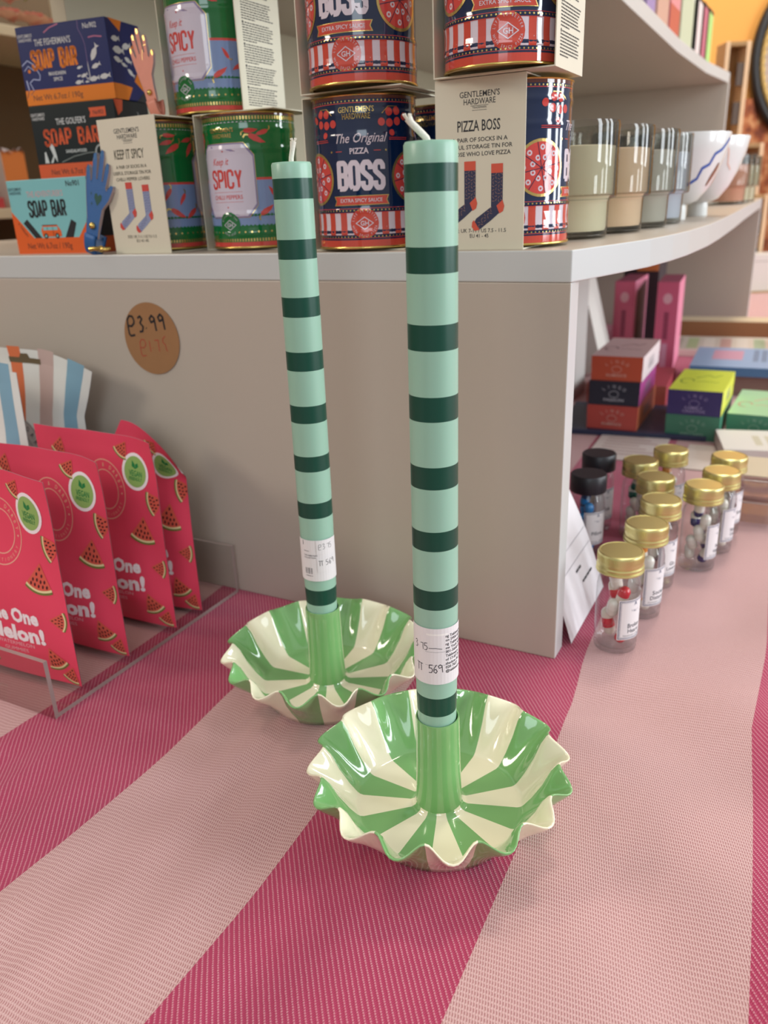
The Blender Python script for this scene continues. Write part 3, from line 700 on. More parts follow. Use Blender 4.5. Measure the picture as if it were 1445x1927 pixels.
def fishing(a):
    a.rect(0, .088, 0, .0115, SO, 1); a.text('Net Wt 6.7oz / 190g', .032, .0035, .0042, P('6A3A28'), 2, width=.050, off=.008); brand(a, SW_, .0500)
    a.text("THE FISHERMAN'S", .035, .0432, .0046, SW_, 2, width=.036, off=.012); a.block('SOAP BAR', .034, .0255, .0150, SO, width=.046, wd=.19)
    a.text('MANDARIN', .035, .0210, .0026, SW_, 2, width=.017, off=.02); a.text('SPICE', .035, .0168, .0026, SW_, 2, width=.009, off=.02); a.text('No902', .073, .0515, .0036, SW_, 2, width=.013, off=.015)
    a.stroke([(.062, .058), (.0615, .052), (.0645, .046), (.066, .040), (.066, .026)], .0004, P('8A6A9A')); a.stroke([(.066, .028), (.0665, .017), (.064, .0155), (.0625, .018)], .0007, SW_)
    a.stroke([(.028, .0520), (.034, .0550), (.043, .0570)], .0010, P('B8688A')); a.stroke([(.070, .0450), (.076, .0455), (.083, .0445)], .0010, P('B8688A'))
    for x, y, k, r in [(.0735, .0335, .0052, 1.0), (.0735, .0245, .0036, .3), (.0805, .0165, .0042, .1), (.070, .0155, .0040, .1), (.061, .0185, .0028, .3), (.055, .0140, .0032, .1), (.0575, .0245, .0022, .2), (.056, .0185, .0016, .2), (.063, .0138, .0016, 0)]: fish(a, x, y, k, r, SW_)
    a.stroke([(.001, .030), (.007, .0335), (.013, .030), (.0175, .022), (.0165, .0185), (.010, .0195), (.006, .017), (.009, .011), (.005, .008)], .0008, P('A8B2D8')); a.circ(.0075, .0255, .0014, SO, 3); a.stroke([(.0025, .026), (.007, .0295), (.012, .026)], .0006, P('A8B2D8')); a.stroke([(.001, .006), (.004, .012), (.003, .019)], .0012, P('A8B2D8'))
def fish_side(a):
    a.poly([(.046, 0), (.030, 0), (.042, .008)], SK, 2); a.poly([(0, 0), (.018, 0), (.026, .010), (.010, .0115), (0, .0115)], SO, 1); a.poly([(.046, .05), (.030, .040), (.042, .030), (.030, .015), (.046, .006)], SO, 1); a.poly([(.004, .058), (.022, .058), (.018, .050)], SO, 1)
    for x, y, k, r in [(.012, .036, .006, 0), (.010, .044, .0045, .1), (.024, .040, .005, .2), (.010, .029, .0045, -.2), (.024, .030, .004, -.3), (.018, .026, .003, -.2), (.026, .021, .004, -.5)]: fish(a, x, y, k, r, SW_)
def golf(a):
    a.rect(0, .088, 0, .0125, SC, 1); a.text('Net Wt 6.7oz / 190g', .038, .0040, .0042, P('5A2A20'), 2, width=.050, off=.008); brand(a, SW_, .0500)
    a.text("THE GOLFER'S", .042, .0425, .0046, SW_, 2, width=.031, off=.012); a.block('SOAP BAR', .040, .0262, .0135, SC, width=.058, wd=.19); a.text('SANDALWOOD', .043, .0205, .0024, SW_, 2, width=.022, off=.02)
    a.poly([(.062, .053), (.079, .053), (.079, .046), (.062, .046), (.0635, .0495)], SC, 2); a.text('No903', .0715, .0478, .0030, P('5A2A20'), 3, width=.0105, off=.015)
    a.ring(.0685, .0195, .0052, .0014, SW_, 3); a.stroke([(.026, .0135), (.040, .0175), (.055, .0195), (.0635, .0195)], .0007, P('7E8280'))
    a.poly([(.008, .0135), (.009, .022), (.0105, .0225), (.0125, .0135)], SW_, 2); a.poly([(.014, .0135), (.018, .019), (.0155, .026), (.018, .0285), (.020, .026), (.0215, .019), (.0215, .0135), (.019, .018), (.0165, .0135)], SW_, 2)
def golf_side(a):
    a.poly([(0, .058), (.012, .058), (.010, .050), (.004, .046)], SC, 1); a.circ(.012, .038, .002, SW_, 2); a.stroke([(.03, .05), (.036, .040), (.030, .030)], .001, P('7E8280')); a.poly([(0, 0), (.046, 0), (.046, .0125), (0, .0125)], SC, 1)
def explorer(a):
    a.rect(0, .088, 0, .0125, SOR, 1); a.poly([(0, .0125), (0, .034), (.004, .030), (.021, .0125)], SOR, 1); a.poly([(.088, .0125), (.088, .030), (.084, .027), (.071, .0125)], SOR, 1)
    a.poly([(.0165, .0275), (.0115, .0245), (.0225, .0125), (.030, .0125)], SK, 2); a.poly([(.0655, .0265), (.0705, .0235), (.065, .0125), (.056, .0125)], SK, 2)
    brand(a, P('33505A'), .0500); a.text("THE ADVENTURER'S", .041, .0445, .0044, PKL, 2, width=.040, off=.012); a.block('SOAP BAR', .041, .0285, .0135, SK, width=.042, wd=.17); a.text('No901', .073, .0515, .0040, SK, 2, width=.014, off=.015)
    a.text('Net Wt 6.7oz / 190g', .037, .0040, .0046, P('6A2E1C'), 2, width=.050, off=.008)
    a.poly([(.031, .0135), (.0305, .0185), (.033, .0225), (.049, .0225), (.0525, .0175), (.0525, .0135)], SOR, 3); a.rect(.033, .049, .0185, .0212, SA, 4); a.stroke([(.032, .0225), (.049, .0225)], .0005, SK, 4); a.rect(.0375, .0379, .0185, .0212, SK, 5); a.rect(.0435, .0439, .0135, .0212, SK, 5)
    for x in (.035, .0475): a.circ(x, .0140, .0022, SK, 4); a.circ(x, .0140, .0010, SA, 5)
    a.text('A THERAPY', .009, .0185, .0024, P('6A2E1C'), 3, width=.014, rot=-.95)
def expl_side(a): a.rect(0, .046, 0, .0125, SOR, 1); a.poly([(0, .058), (.02, .058), (0, .035)], SA, 1)
soap(.4860, .020, ZT, .05, 'pale blue soap bar box with an orange camper van, bottom of the soap stack', SA, SK, SA, SOR, explorer, expl_side)
soap(.4890, .0600, ZT+.0585, .12, 'dark green soap bar box with a golfer, in the middle of the stack', SB, SB, SB, SC, golf, golf_side)
soap(.4890, .0605, ZT+.117, .16, 'navy soap bar box with white fish, on top of the stack', SN, SN, SN, SO, fishing, fish_side)

# ================================================================== hand-shaped leather key fobs
HAND = [(-.0055, 0), (.0055, 0), (.0062, .012), (.0072, .022), (.0125, .030), (.0150, .037), (.0148, .0405), (.0128, .0405), (.0092, .0362), (.0082, .0375), (.0098, .050), (.0094, .0545), (.0072, .0550), (.0058, .0525), (.0048, .0420), (.0040, .0420), (.0040, .0585), (.0030, .0625), (.0008, .0628), (-.0004, .0600), (-.0006, .0425), (-.0014, .0425), (-.0026, .0560), (-.0042, .0595), (-.0062, .0585), (-.0066, .0540), (-.0058, .0410), (-.0066, .0400), (-.0088, .0485), (-.0108, .0500), (-.0120, .0475), (-.0108, .0360), (-.0090, .0260), (-.0066, .014)]
def fob(loc, rot, col, hole, label, extra, k=1):
    o = thing('hand_key_fob', loc, 0, label, 'key fob', 'leather hand key fobs', rot=rot); o.scale = (k, k, k)
    lm = mat('leather_'+label.split()[0], col, rough=.5, noise=.06, nscale=200, bump=.15, bscale=800)
    b = B(); b.prism(HAND, -.0011, .0011, lm, fn=lambda x, y, z: (x, z, y+.012), side=P('B5A7A8')); a = Art()
    extra(a); a.emit(b, lambda x, y, o_: (x, -.0011-o_, y+.012), eps=8e-5); lh = b.obj('leather_hand', o, bevel=.0004)
    b = B(); b.grid(lambda u_, v_: ((u_-.5)*.0105, .0035-.0046*math.cos(v_*PI*1.0+0)-.0006, .0135-.0135*math.sin(v_*PI)+.0005), 6, 14, lm); so_ = b.obj('strap_loop', o, smooth=180); sd = so_.modifiers.new('thick', 'SOLIDIFY'); sd.thickness = .0018
    b = B(); Mx = Matrix.Translation((0, -.0016, .0205)) @ Matrix.Rotation(PI/2, 4, 'X'); b.lathe([(0, .0022), (.0012, .0021), (.0023, .0012), (.0026, 0), (.0026, -.0008)], GOLD, n=20, M=Mx); b.obj('brass_stud', lh, smooth=60)
    return o
def ex_blue(a):
    H_ = P('0F4A44'); a.poly([(.002, .0235), (.0055, .0285), (.0055, .0315), (.0035, .0325), (.002, .0305), (.0005, .0325), (-.0015, .0315), (-.0015, .0285)], H_, 1)
    for x, y in ((-.005, .031), (-.0035, .024)): a.stroke([(x-.0010, y), (x+.0010, y)], .0004, H_); a.stroke([(x, y-.0014), (x, y+.0014)], .0004, H_)
    for x, y in ((.0008, .0600), (-.0048, .0570), (.0078, .0522), (-.0108, .0474)): a.circ(x, y, .0012, P('2F6A9C'), 1, ry=.0022, n=10)
def ex_pink(a):
    for x, y in ((.0018, .0602), (-.0046, .0568), (.0078, .0525), (-.0108, .0474), (.0134, .0385)): a.circ(x, y, .0012, GOLD, 1, ry=.0024, n=10)
    a.stroke([(.0035, .044), (.0015, .040), (.0005, .036)], .0004, FOIL); a.stroke([(.0088, .047), (.0055, .047)], .0006, FOIL)
fob(un(.3820, .002, ZT+.0012), (math.radians(-5), math.radians(17), -YAW), '225C9A', None, 'blue leather hand key fob with a green heart leaning on the soap boxes', ex_blue, 1.02)
b = B(); ks = thing('brass_clip', un(.3720, .000, ZT+.0042), -YAW, 'small brass swivel clip lying beside the blue hand fob', 'key clip')
b.tube([(-.008, 0, 0), (-.004, 0, .0004), (.001, 0, .0002), (.004, 0, 0)], [.0020, .0017, .0019, .0026], GOLD, n=12); b.obj('swivel_barrel', ks, smooth=60)
b = B(); b.tube([(.0075+.0036*math.cos(2*PI*i/20), .0036*math.sin(2*PI*i/20)*.8, .0003*math.sin(i)) for i in range(21)], .0013, GOLD, n=8, cap=False); b.obj('ring', ks, smooth=60)
fob(un(.3290, .0380, TZ+LB+.0002), (math.radians(-3), math.radians(-12), -YAW), 'D98A76', None, 'pink leather hand key fob with gold nails standing on the sideways chilli tin', ex_pink, .80)

# ================================================================== tumblers, footed cups, books on the unit
SMOKE = glassy('smoked_glass', (.93, .93, .91), (.45, .47, .46), ior=1.5, edge_pow=.3)
def tumbler(loc, wax, label, group):
    o = thing('glass_tumbler', loc, -YAW, label, 'glass candle', group)
    b = B(); b.lathe([(.0005, .0006), (.0285, .0006), (.0298, .0020), (.0300, .0235), (.0306, .0250), (.0342, .0258), (.0350, .0275), (.0352, .0715), (.0346, .0738), (.0336, .0738), (.0328, .0715), (.0326, .0290), (.0312, .0275)], SMOKE, n=64); b.obj('glass', o, smooth=40)
    b = B(); b.lathe([(.0, .0050), (.0280, .0050), (.0286, .0075), (.0288, .0235), (.0300, .0270), (.0322, .0285), (.0322, .0585), (.0300, .0590), (.0, .0588)], wax, n=48); b.obj('wax', o, smooth=40)
    b = B(); b.tube([(0, 0, .058), (.0004, 0, .066)], .0009, WK, n=6); b.obj('wick', o)
    return o
WX1 = mat('cream_wax', 'DDD4B4', rough=.5, sss=.1); WX2 = mat('peach_wax', 'E8C8A6', rough=.5, sss=.1); WX3 = mat('grey_wax', 'B4B0A4', rough=.5); WX4 = mat('lilac_wax', 'C0C6D6', rough=.5)
tumbler(un(.0384, .118, ZT), WX1, 'glass candle with cream wax on the shelf, next to the sock tins', 'glass candles in a row')
tumbler(un(.0285, .189, ZT), WX2, 'glass candle with peach wax, second in the row along the shelf edge', 'glass candles in a row')
tumbler(un(.0216, .260, ZT), WX3, 'glass candle with grey wax, third in the row along the shelf edge', 'glass candles in a row')
tumbler(un(.0206, .331, ZT), WX4, 'glass candle with lilac wax, last of the row before the white cups', 'glass candles in a row')
for i, (s_, t_) in enumerate(((.0250, 1.02), (.0235, 1.095), (.0210, 1.17))):
    tumbler(un(s_, t_, ZT), (mat('rose_wax', 'D99A7E', rough=.5), WX1, WX1)[i], ('far glass candle with rose wax, right behind the white cups', 'far glass candle with cream wax, middle of the three by the shelf end', 'far glass candle with cream wax, nearest to the end of the shelf')[i], 'far glass candles')
PORC = mat('white_porcelain', 'DEDFDD', rough=.22, coat=.3)
def cup(loc, rz, label, draw):
    o = thing('footed_cup', loc, rz, label, 'cup', 'white porcelain cups on the shelf')
    CP = [(.0, .013), (.0120, .0125), (.0180, .0155), (.0265, .026), (.0335, .040), (.0385, .055), (.0410, .0680), (.0406, .0690), (.0396, .0684), (.0370, .055), (.0320, .040), (.025, .0275), (.015, .018), (.0, .017)]
    b = B(); b.lathe(CP, PORC, n=72)
    def f(x, y, o_):
        for (r0, z0), (r1, z1) in zip(CP[1:6], CP[2:7]):
            if z0 <= y <= z1: rr = r0+(r1-r0)*(y-z0)/(z1-z0); break
        else: rr = .041
        a_ = x/.038; return ((rr+.0002+o_)*math.sin(a_), -(rr+.0002+o_)*math.cos(a_), y)
    a = Art(); draw(a); a.emit(b, f, sx=.002, sy=.002); b.obj('bowl', o, smooth=60)
    o.scale = (1.12, 1.12, 1.12)
    b = B(); b.lathe([(.0, .0), (.0092, .0), (.0096, .0012), (.0092, .0128)], PORC, n=32); b.obj('foot', o, smooth=50)
    return o
CB = P('3F5AA6'); CBR = P('8A5A42'); CPK = P('E0B8A8')
def dr1(a):
    a.stroke([(-.012, .018), (-.004, .0265), (.007, .0290), (.015, .0330), (.017, .0410), (.024, .0440), (.027, .0520), (.034, .0550), (.044, .064)], .0026, CB)
    a.circ(.036, .036, .0032, CBR, 2, ry=.0095, rot=-.25)
def dr2(a): a.ring(.004, .040, .010, .0014, CPK, 1, ry=.016); a.stroke([(.010, .062), (.020, .058), (.024, .045), (.030, .040)], .0013, CPK); a.circ(-.006, .034, .0028, CBR, 2, ry=.0095, rot=-.25)
cup(un(.0095, .418, ZT), -.2, 'white footed cup with a wavy blue line, first beyond the glass candles', dr1)
cup(un(.0005, .512, ZT), -.3, 'white footed cup with faint pink loops, second beyond the glass candles', dr2)
def book(s, t, z, w_, d_, h_, cols, label, rz=0, group='books standing on the upper shelf'):
    o = thing('book', un(s, t, z), -YAW+rz, label, 'book', group)
    cv = P(cols[0], rough=.45)
    b = B(); b.box(-d_, 0, -w_/2, -w_/2+.002, 0, h_, cv); b.box(-d_, 0, w_/2-.002, w_/2, 0, h_, cv); b.box(-.002, 0, -w_/2+.002, w_/2-.002, 0, h_, cv)
    a = Art()
    for k, (y0, y1, c) in enumerate(cols[1]): a.rect(-w_/2+.0005, w_/2-.0005, y0*h_, y1*h_, P(c, rough=.45), 1)
    a.emit(b, lambda x, y, o_: (.0002+o_, x, y)); b.obj('cover', o)
    b = B(); b.box(-d_+.004, -.0021, -w_/2+.0021, w_/2-.0021, .003, h_-.003, WHITE); b.obj('pages', o); return o
ZU = Z2+.0195
book(-.003+.117, .765, ZU, .055, .16, .21, ('9A86B4', [(.25, .95, 'C7B3D0')]), 'purple book at the near end of the upper shelf row')
book(.116, .862, ZU, .085, .16, .21, ('E3B9A8', [(.0, .2, 'C9A08E'), (.5, .9, 'EBCBC0')]), 'pale peach book beside the purple one on the upper shelf')
book(.1165, .965, ZU, .085, .16, .20, ('D98E92', [(.0, .18, 'C0604E'), (.42, .75, 'E4B4B4')]), 'rose pink book with a pale title on the upper shelf')
book(.1165, 1.085, ZU, .12, .16, .23, ('C3CBAE', [(.75, 1, '9DB37A'), (.3, .55, 'D8DCC8')]), 'sage green book on the upper shelf next to the rose one')
book(.1150, 1.205, ZU, .050, .16, .085, ('26221E', [(.03, .93, 'E8D8D6')]), 'thin black-edged case with a white front on the upper shelf')
book(.1130, 1.262, ZU, .050, .16, .085, ('2A2422', [(.03, .93, 'C06A80')]), 'thin black-edged case with a pink front on the upper shelf')
book(.1120, 1.325, ZU, .058, .16, .085, ('231F1B', [(.03, .93, 'B4DE86')]), 'thin black-edged case with a lime green front, end of the upper shelf row')
book(.135, 1.265, ZU+.0855, .16, .12, .09, ('CDB56A', [(.02, .5, 'E6D690')]), 'yellow boxed book lying over the black-edged cases on the upper shelf')
# ================================================================== acrylic tray and sweet bags
ACR = glassy('clear_acrylic', (.95, .94, .93), (.75, .71, .70), ior=1.45, edge_pow=.5)
ACE = mat('acrylic_edge', '9A8A86', rough=.15, spec=.6)
tr = thing('display_tray', un(.2700, -.004, .0002), -YAW, 'clear acrylic tray holding the sweet bags against the grey end panel', 'tray')
tr['label'] = 'clear acrylic display tray under the sweet bags, touching the grey end panel'
prof = [(-.193, .042), (-.193, 0), (0, 0), (0, .043), (-.003, .043), (-.003, .003), (-.190, .003), (-.190, .042)]
b = B()
for (y0, z0), (y1, z1), m_ in ((prof[0], prof[1], ACR), (prof[1], prof[2], ACR), (prof[2], prof[3], ACR), (prof[3], prof[4], ACE), (prof[7], prof[0], ACE)):
    b.add([(-.42, y0, z0), (0, y0, z0), (0, y1, z1), (-.42, y1, z1)], [(0, 1, 2, 3)], m_)
for x in (0,): b.add([(x, y, z) for y, z in prof], [(0, 1, 6, 7), (1, 2, 5, 6), (2, 3, 4, 5)], ACE)
b.obj('acrylic_sheet', tr)

MEL = mat('raspberry_foil', 'E84864', rough=.42, spec=.4, bump=.25, bscale=45); BK = mat('bag_back', 'C9C6CC', rough=.5)
BW, BH = .0600, .1500
def bag_surf(x, y, BW_, BH_, bul, flare, bend):
    """front surface offset of a flat pouch: bulged in the middle, sealed at the rim"""
    ex = max(0, 1-(abs(x)/BW_)**2.2); ey = (.35+.65*min(1, y/.022))*(1-min(1, max(0, (y-.012)/(BH_-.022)))**1.5)
    d = bul*ex*ey
    return d
def make_bag(name, loc, rz, lean, label, group, mat_f, mat_b, art, BW_=BW, BH_=BH, bul=.011, corner=(0, 0), seed=1, cat='sweet bag', flare=0, bulb=None, lt=0):
    o = thing(name, loc, 0, label, cat, group, rot=(lean, 0, rz)); rr = random.Random(seed); ph = rr.random()*6
    def warp(x, y, d, sgn):
        wv = .0010*math.sin(y*70+ph+x*40)*max(0, 1-(abs(x)/BW_)**6)+.0008*math.sin(x*120+ph*2)*(y/BH_)
        top = max(0, (y/BH_-.72)/.28); k = max(0, x/BW_); kl = max(0, -x/BW_)
        bend = -corner[0]*top*top*k*k                       # right top corner bends away / towards
        lift = corner[1]*top*k*k-lt*top*min(1, kl*3)
        xx = x*(1-.02*math.sin(PI*y/BH_))+flare*(x/BW_)*max(0, (y/BH_-.74)/.26)
        return (xx, -(d*sgn)+wv+bend, y+lift-.0015*math.cos(x/BW_*1.4)*0)
    def fr(x, y, o_): return warp(x, y, bag_surf(x, y, BW_, BH_, bul, 0, 0)+.0002+o_, 1)
    b = B(); b.grid(lambda u_, v_: fr((u_*2-1)*BW_, v_*BH_, 0), 40, 56, mat_f); art().emit(b, (lambda x, y, o_: fr(min(BW, BW-(BW-x*1.1)*.80), min(BH_, y*.974), o_)) if BW_ == BW else fr, sx=.0035, sy=.0035, eps=8e-5); b.obj('front_panel', o, smooth=60)
    b = B(); b.grid(lambda u_, v_: warp(-(u_*2-1)*BW_, v_*BH_, bag_surf((u_*2-1)*BW_, v_*BH_, BW_, BH_, bulb or bul*.8, 0, 0)+.0002, -1), 24, 30, mat_b)
    a = Art()
    for i in range(40):
        x = -BW_*.9
        while x < BW_*.85: wv = .001+rr.random()*.003; a.rect(x, x+wv, .012+i*.0032, .0130+i*.0032, GRY, 1); x += wv+.0008
    a.emit(b, lambda x, y, o_: warp(x, y, bag_surf(x, y, BW_, BH_, bulb or bul*.8, 0, 0)+.0002+o_, -1), sx=.006, sy=.02); b.obj('back_panel', o, smooth=180)
    return o
MP = lambda h: mat('pouch_'+h, h, rough=.45, spec=.35)
def slice_art(a, x, y, k, rot, cut=1.0):
    c, s_ = math.cos(rot), math.sin(rot); F = lambda p, q: (x+(p*c-q*s_)*k, y+(p*s_+q*c)*k)
    arc = [(-1+2*i/10, -.35-.28*(1-((-1+2*i/10))**2)) for i in range(11)]
    a.poly([F(0, 1.15)]+[F(p, q) for p, q in arc], MP('D9604E'), 3)
    a.poly([F(p*1.06, q-.12) for p, q in arc]+[F(p, q+.02) for p, q in arc[::-1]], MP('E6D9A4'), 4)
    a.poly([F(p*1.1, q-.26) for p, q in arc]+[F(p*1.06, q-.12) for p, q in arc[::-1]], MP('6F7A3A'), 4)
    for p, q in ((0, .75), (-.22, .38), (.2, .36), (-.48, -.02), (-.15, .02), (.15, -.04), (.45, .02), (-.62, -.3), (-.3, -.32), (.02, -.36), (.35, -.32), (.66, -.28)):
        xx, yy = F(p, q); a.circ(xx, yy, .075*k, MP('4A1E22'), 5, ry=.125*k, n=8, rot=rot)
def art_melon():
    a = Art(); PE = MP('F0B09A'); WHT = MP('F8EEF2'); DG = MP('1F8246')
    for r in (.0210, .0140): a.ring(.0, .1100, r, .0008, PE, 2, ry=r*1.12, n=40)
    a.arc_text('JENNY & DARBY', 0, .1100, .0162, .0030, MP('F0BFA0'), PI/2, 2.75, 3, ry=.0182); a.arc_text('CONFECTIONERY', 0, .1100, .0190, .0024, PE, -PI/2, 2.1, 3, up=False, ry=.0213)
    for an in (-.08, PI+.08): a.circ(.0178*math.cos(an), .1100+.0205*math.sin(an), .0008, PE, 3, n=10)
    # vegan badge
    a.circ(.0335, .1270, .0134, WHT, 3, ry=.0150, n=28); a.circ(.0335, .1270, .0110, MP('93B867'), 4, ry=.0124, n=28)
    a.text('VEGAN', .0335, .1235, .0044, DG, 5, width=.0130, off=.018, rot=-.08); a.text('FRIENDLY', .0333, .1200, .0027, DG, 5, width=.0130, off=.014, rot=-.08)
    for s_ in (-1, 1): a.poly([(.0337, .1292), (.0337+s_*.0034, .1312), (.0337+s_*.0028, .1360-.001*(s_+1)), (.0337+s_*.0003, .1330)], DG, 5)
    a.text('The One', .001, .0455, .0098, WHT, 3, width=.0560, off=.045); a.text('Melon!', .002, .0310, .0108, WHT, 3, width=.0600, off=.045)
    a.text('WATERMELON', .0, .0262, .0027, MP('F0B8C0'), 3, width=.0390); a.text('GUMMIES', .0, .0216, .0027, MP('F0B8C0'), 3, width=.0250)
    for x, y, k, r in [(.0205, .1430, .0070, -.6), (.0500, .1035, .0090, -1.35), (.0345, .0790, .0112, -.18), (.0470, .0500, .0068, 1.45), (.0365, .0190, .0090, .32), (.0470, .0075, .0068, -.4), (-.044, .102, .008, 1.2), (-.036, .076, .0105, .3), (-.046, .05, .006, -1), (-.034, .015, .0085, -.3), (-.052, .138, .0085, -.4), (-.066, .09, .010, -.3), (-.062, .030, .009, .6), (-.058, .062, .007, 1.8)]:
        slice_art(a, x, y, k, r)
    return a
red_lbl = ['red melon sweet bag at the very front of the tray', 'red melon sweet bag second from the front of the tray', 'red melon sweet bag third from the front, only its right side overlapped by nothing', 'red melon sweet bag at the back of the row with one top corner bent up']
red_lbl[2] = 'red melon sweet bag third from the front of the tray'
for i, (x, y, lean, rz, cor) in enumerate([(*un(.3385, -.166)[:2], -.03, -YAW, (.002, -.004)), (*un(.3370, -.1235)[:2], -.03, -YAW+.01, (.003, -.004)), (*un(.3330, -.0775)[:2], -.03, -YAW+.01, (.004, -.003)), (*un(.3330, -.0480)[:2], -.03, -YAW+.02, (.006, -.034))]):
    make_bag('sweet_bag', (x, y, .0036), rz, lean, red_lbl[i], 'red melon sweet bags', MEL, BK, art_melon, seed=i+2, corner=cor, bul=.010, bulb=(.010, .010, .010, .022)[i], lt=(0, 0, 0, .03)[i])
WB = mat('white_foil', 'E6E7E2', rough=.4, spec=.4, bump=.2, bscale=45)
def art_stripe():
    a = Art()
    for x0, x1, c in ((.0365, .0500, '86AFC4'), (.0095, .0235, 'C9AFA8'), (-.018, -.006, 'E07A50'), (-.045, -.031, '86AFC4'), (-.0625, -.054, 'D98C90')):
        a.poly([(x0, .0), (x1, .0), (x1+.004, .1980), (x0+.004, .1980)], MP(c), 1)
    for yy, ry in ((.097, .034),):
        a.circ(-.012, yy, .0285, MP('B9B0AC'), 2, ry=.041, n=40); a.ring(-.012, yy, .0285, .0006, GRY, 3, ry=.041, n=40); a.ring(-.012, yy, .0190, .0006, GRY, 3, ry=.029, n=40)
        a.arc_text('JENNY & DARBY', -.012, yy, .0225, .0042, MP('4A4648'), PI/2, 2.75, 4, ry=.034); a.arc_text('CONFECTIONERY', -.012, yy, .0260, .0034, MP('4A4648'), -PI/2, 2.2, 4, up=False, ry=.038)
        a.circ(.0115, yy-.002, .0009, MP('4A4648'), 4, n=10)
    HO = MP('6E6047')     # punched hanging slot
    a.poly([(-.0150, .1845), (.0150, .1845), (.0150, .1890), (.0055, .1890), (.0040, .1925), (-.0020, .1925), (-.0040, .1890), (-.0150, .1890)], HO, 3)
    return a
make_bag('sweet_bag', (*un(.4500, -.0300)[:2], .0036), -YAW, -.03, 'white sweet bag with blue and pink stripes and a flared top corner', 'striped white sweet bags', WB, BK, art_stripe, BW_=.0601, BH_=.1960, bul=.016, seed=9, corner=(.004, -.014), flare=.020)
make_bag('sweet_bag', (*un(.4590, -.0800)[:2], .0036), -YAW, -.03, 'white sweet bag with blue stripe, in front of the other striped bag', 'striped white sweet bags', WB, BK, art_stripe, BW_=.0601, BH_=.1920, bul=.016, seed=11, corner=(0, -.003))

# ================================================================== little pill jars
JG = glassy('jar_glass', (.985, .99, .99), (.74, .78, .80), ior=1.45, edge_pow=.25)
JGOLD = mat('gold_lid', 'D8CF90', rough=.34, metal=.85); JBLK = mat('black_lid', '23232A', rough=.4)
SER = P('3A4468')
def lbl_art(title, sub):
    a = Art(); a.rect(-.0128, .0128, .0125, .0430, LAB, 1); 
    for k_, wd in ((.0009, .0005), (.0018, .00025)): a.stroke([(-.0128+k_, .0125+k_), (.0128-k_, .0125+k_), (.0128-k_, .0430-k_), (-.0128+k_, .0430-k_)], wd, SER, 2, True)
    a.text(title[0], 0, .0216, .0032, P('2A2E3E'), 2, off=.012, width=len(title[0])*.0019)
    if len(title) > 1: a.text(title[1], 0, .0176, .0030, P('2A2E3E'), 2, off=.012, width=len(title[1])*.0018)
    a.text('A', .0, .0385, .0026, SER, 2, off=.02); a.text('* for *', .0, .0335, .0018, SER, 2); a.text('Handmade in England', 0, .0152, .0011, P('2A2E3E'), 2, width=.017)
    return a
CAPS = {}
def capsule_mesh(c0, c1):
    if (c0, c1) in CAPS: return CAPS[(c0, c1)]
    b = B(); r, h = .0040, .0072
    m0, m1 = mat('capsule_'+c0, c0, rough=.2, coat=.4), mat('capsule_'+c1, c1, rough=.2, coat=.4)
    low = [(r*math.sin(a_), -h+r-r*math.cos(a_)) for a_ in (PI/2*i/6 for i in range(7))]
    pr = low+[(r, 0), (r*1.05, 0), (r*1.05, h-r*1.05)]+[(r*1.05*math.cos(a_), h-r*1.05+r*1.05*math.sin(a_)) for a_ in (PI/2*i/6 for i in range(1, 7))]
    b.lathe(pr, m0, n=20, seg_m=[m0]*7+[m1]*(len(pr)-8)); o = b.obj('capsule', smooth=60); me = o.data; bpy.data.objects.remove(o); CAPS[(c0, c1)] = me; return me
_jar = {}
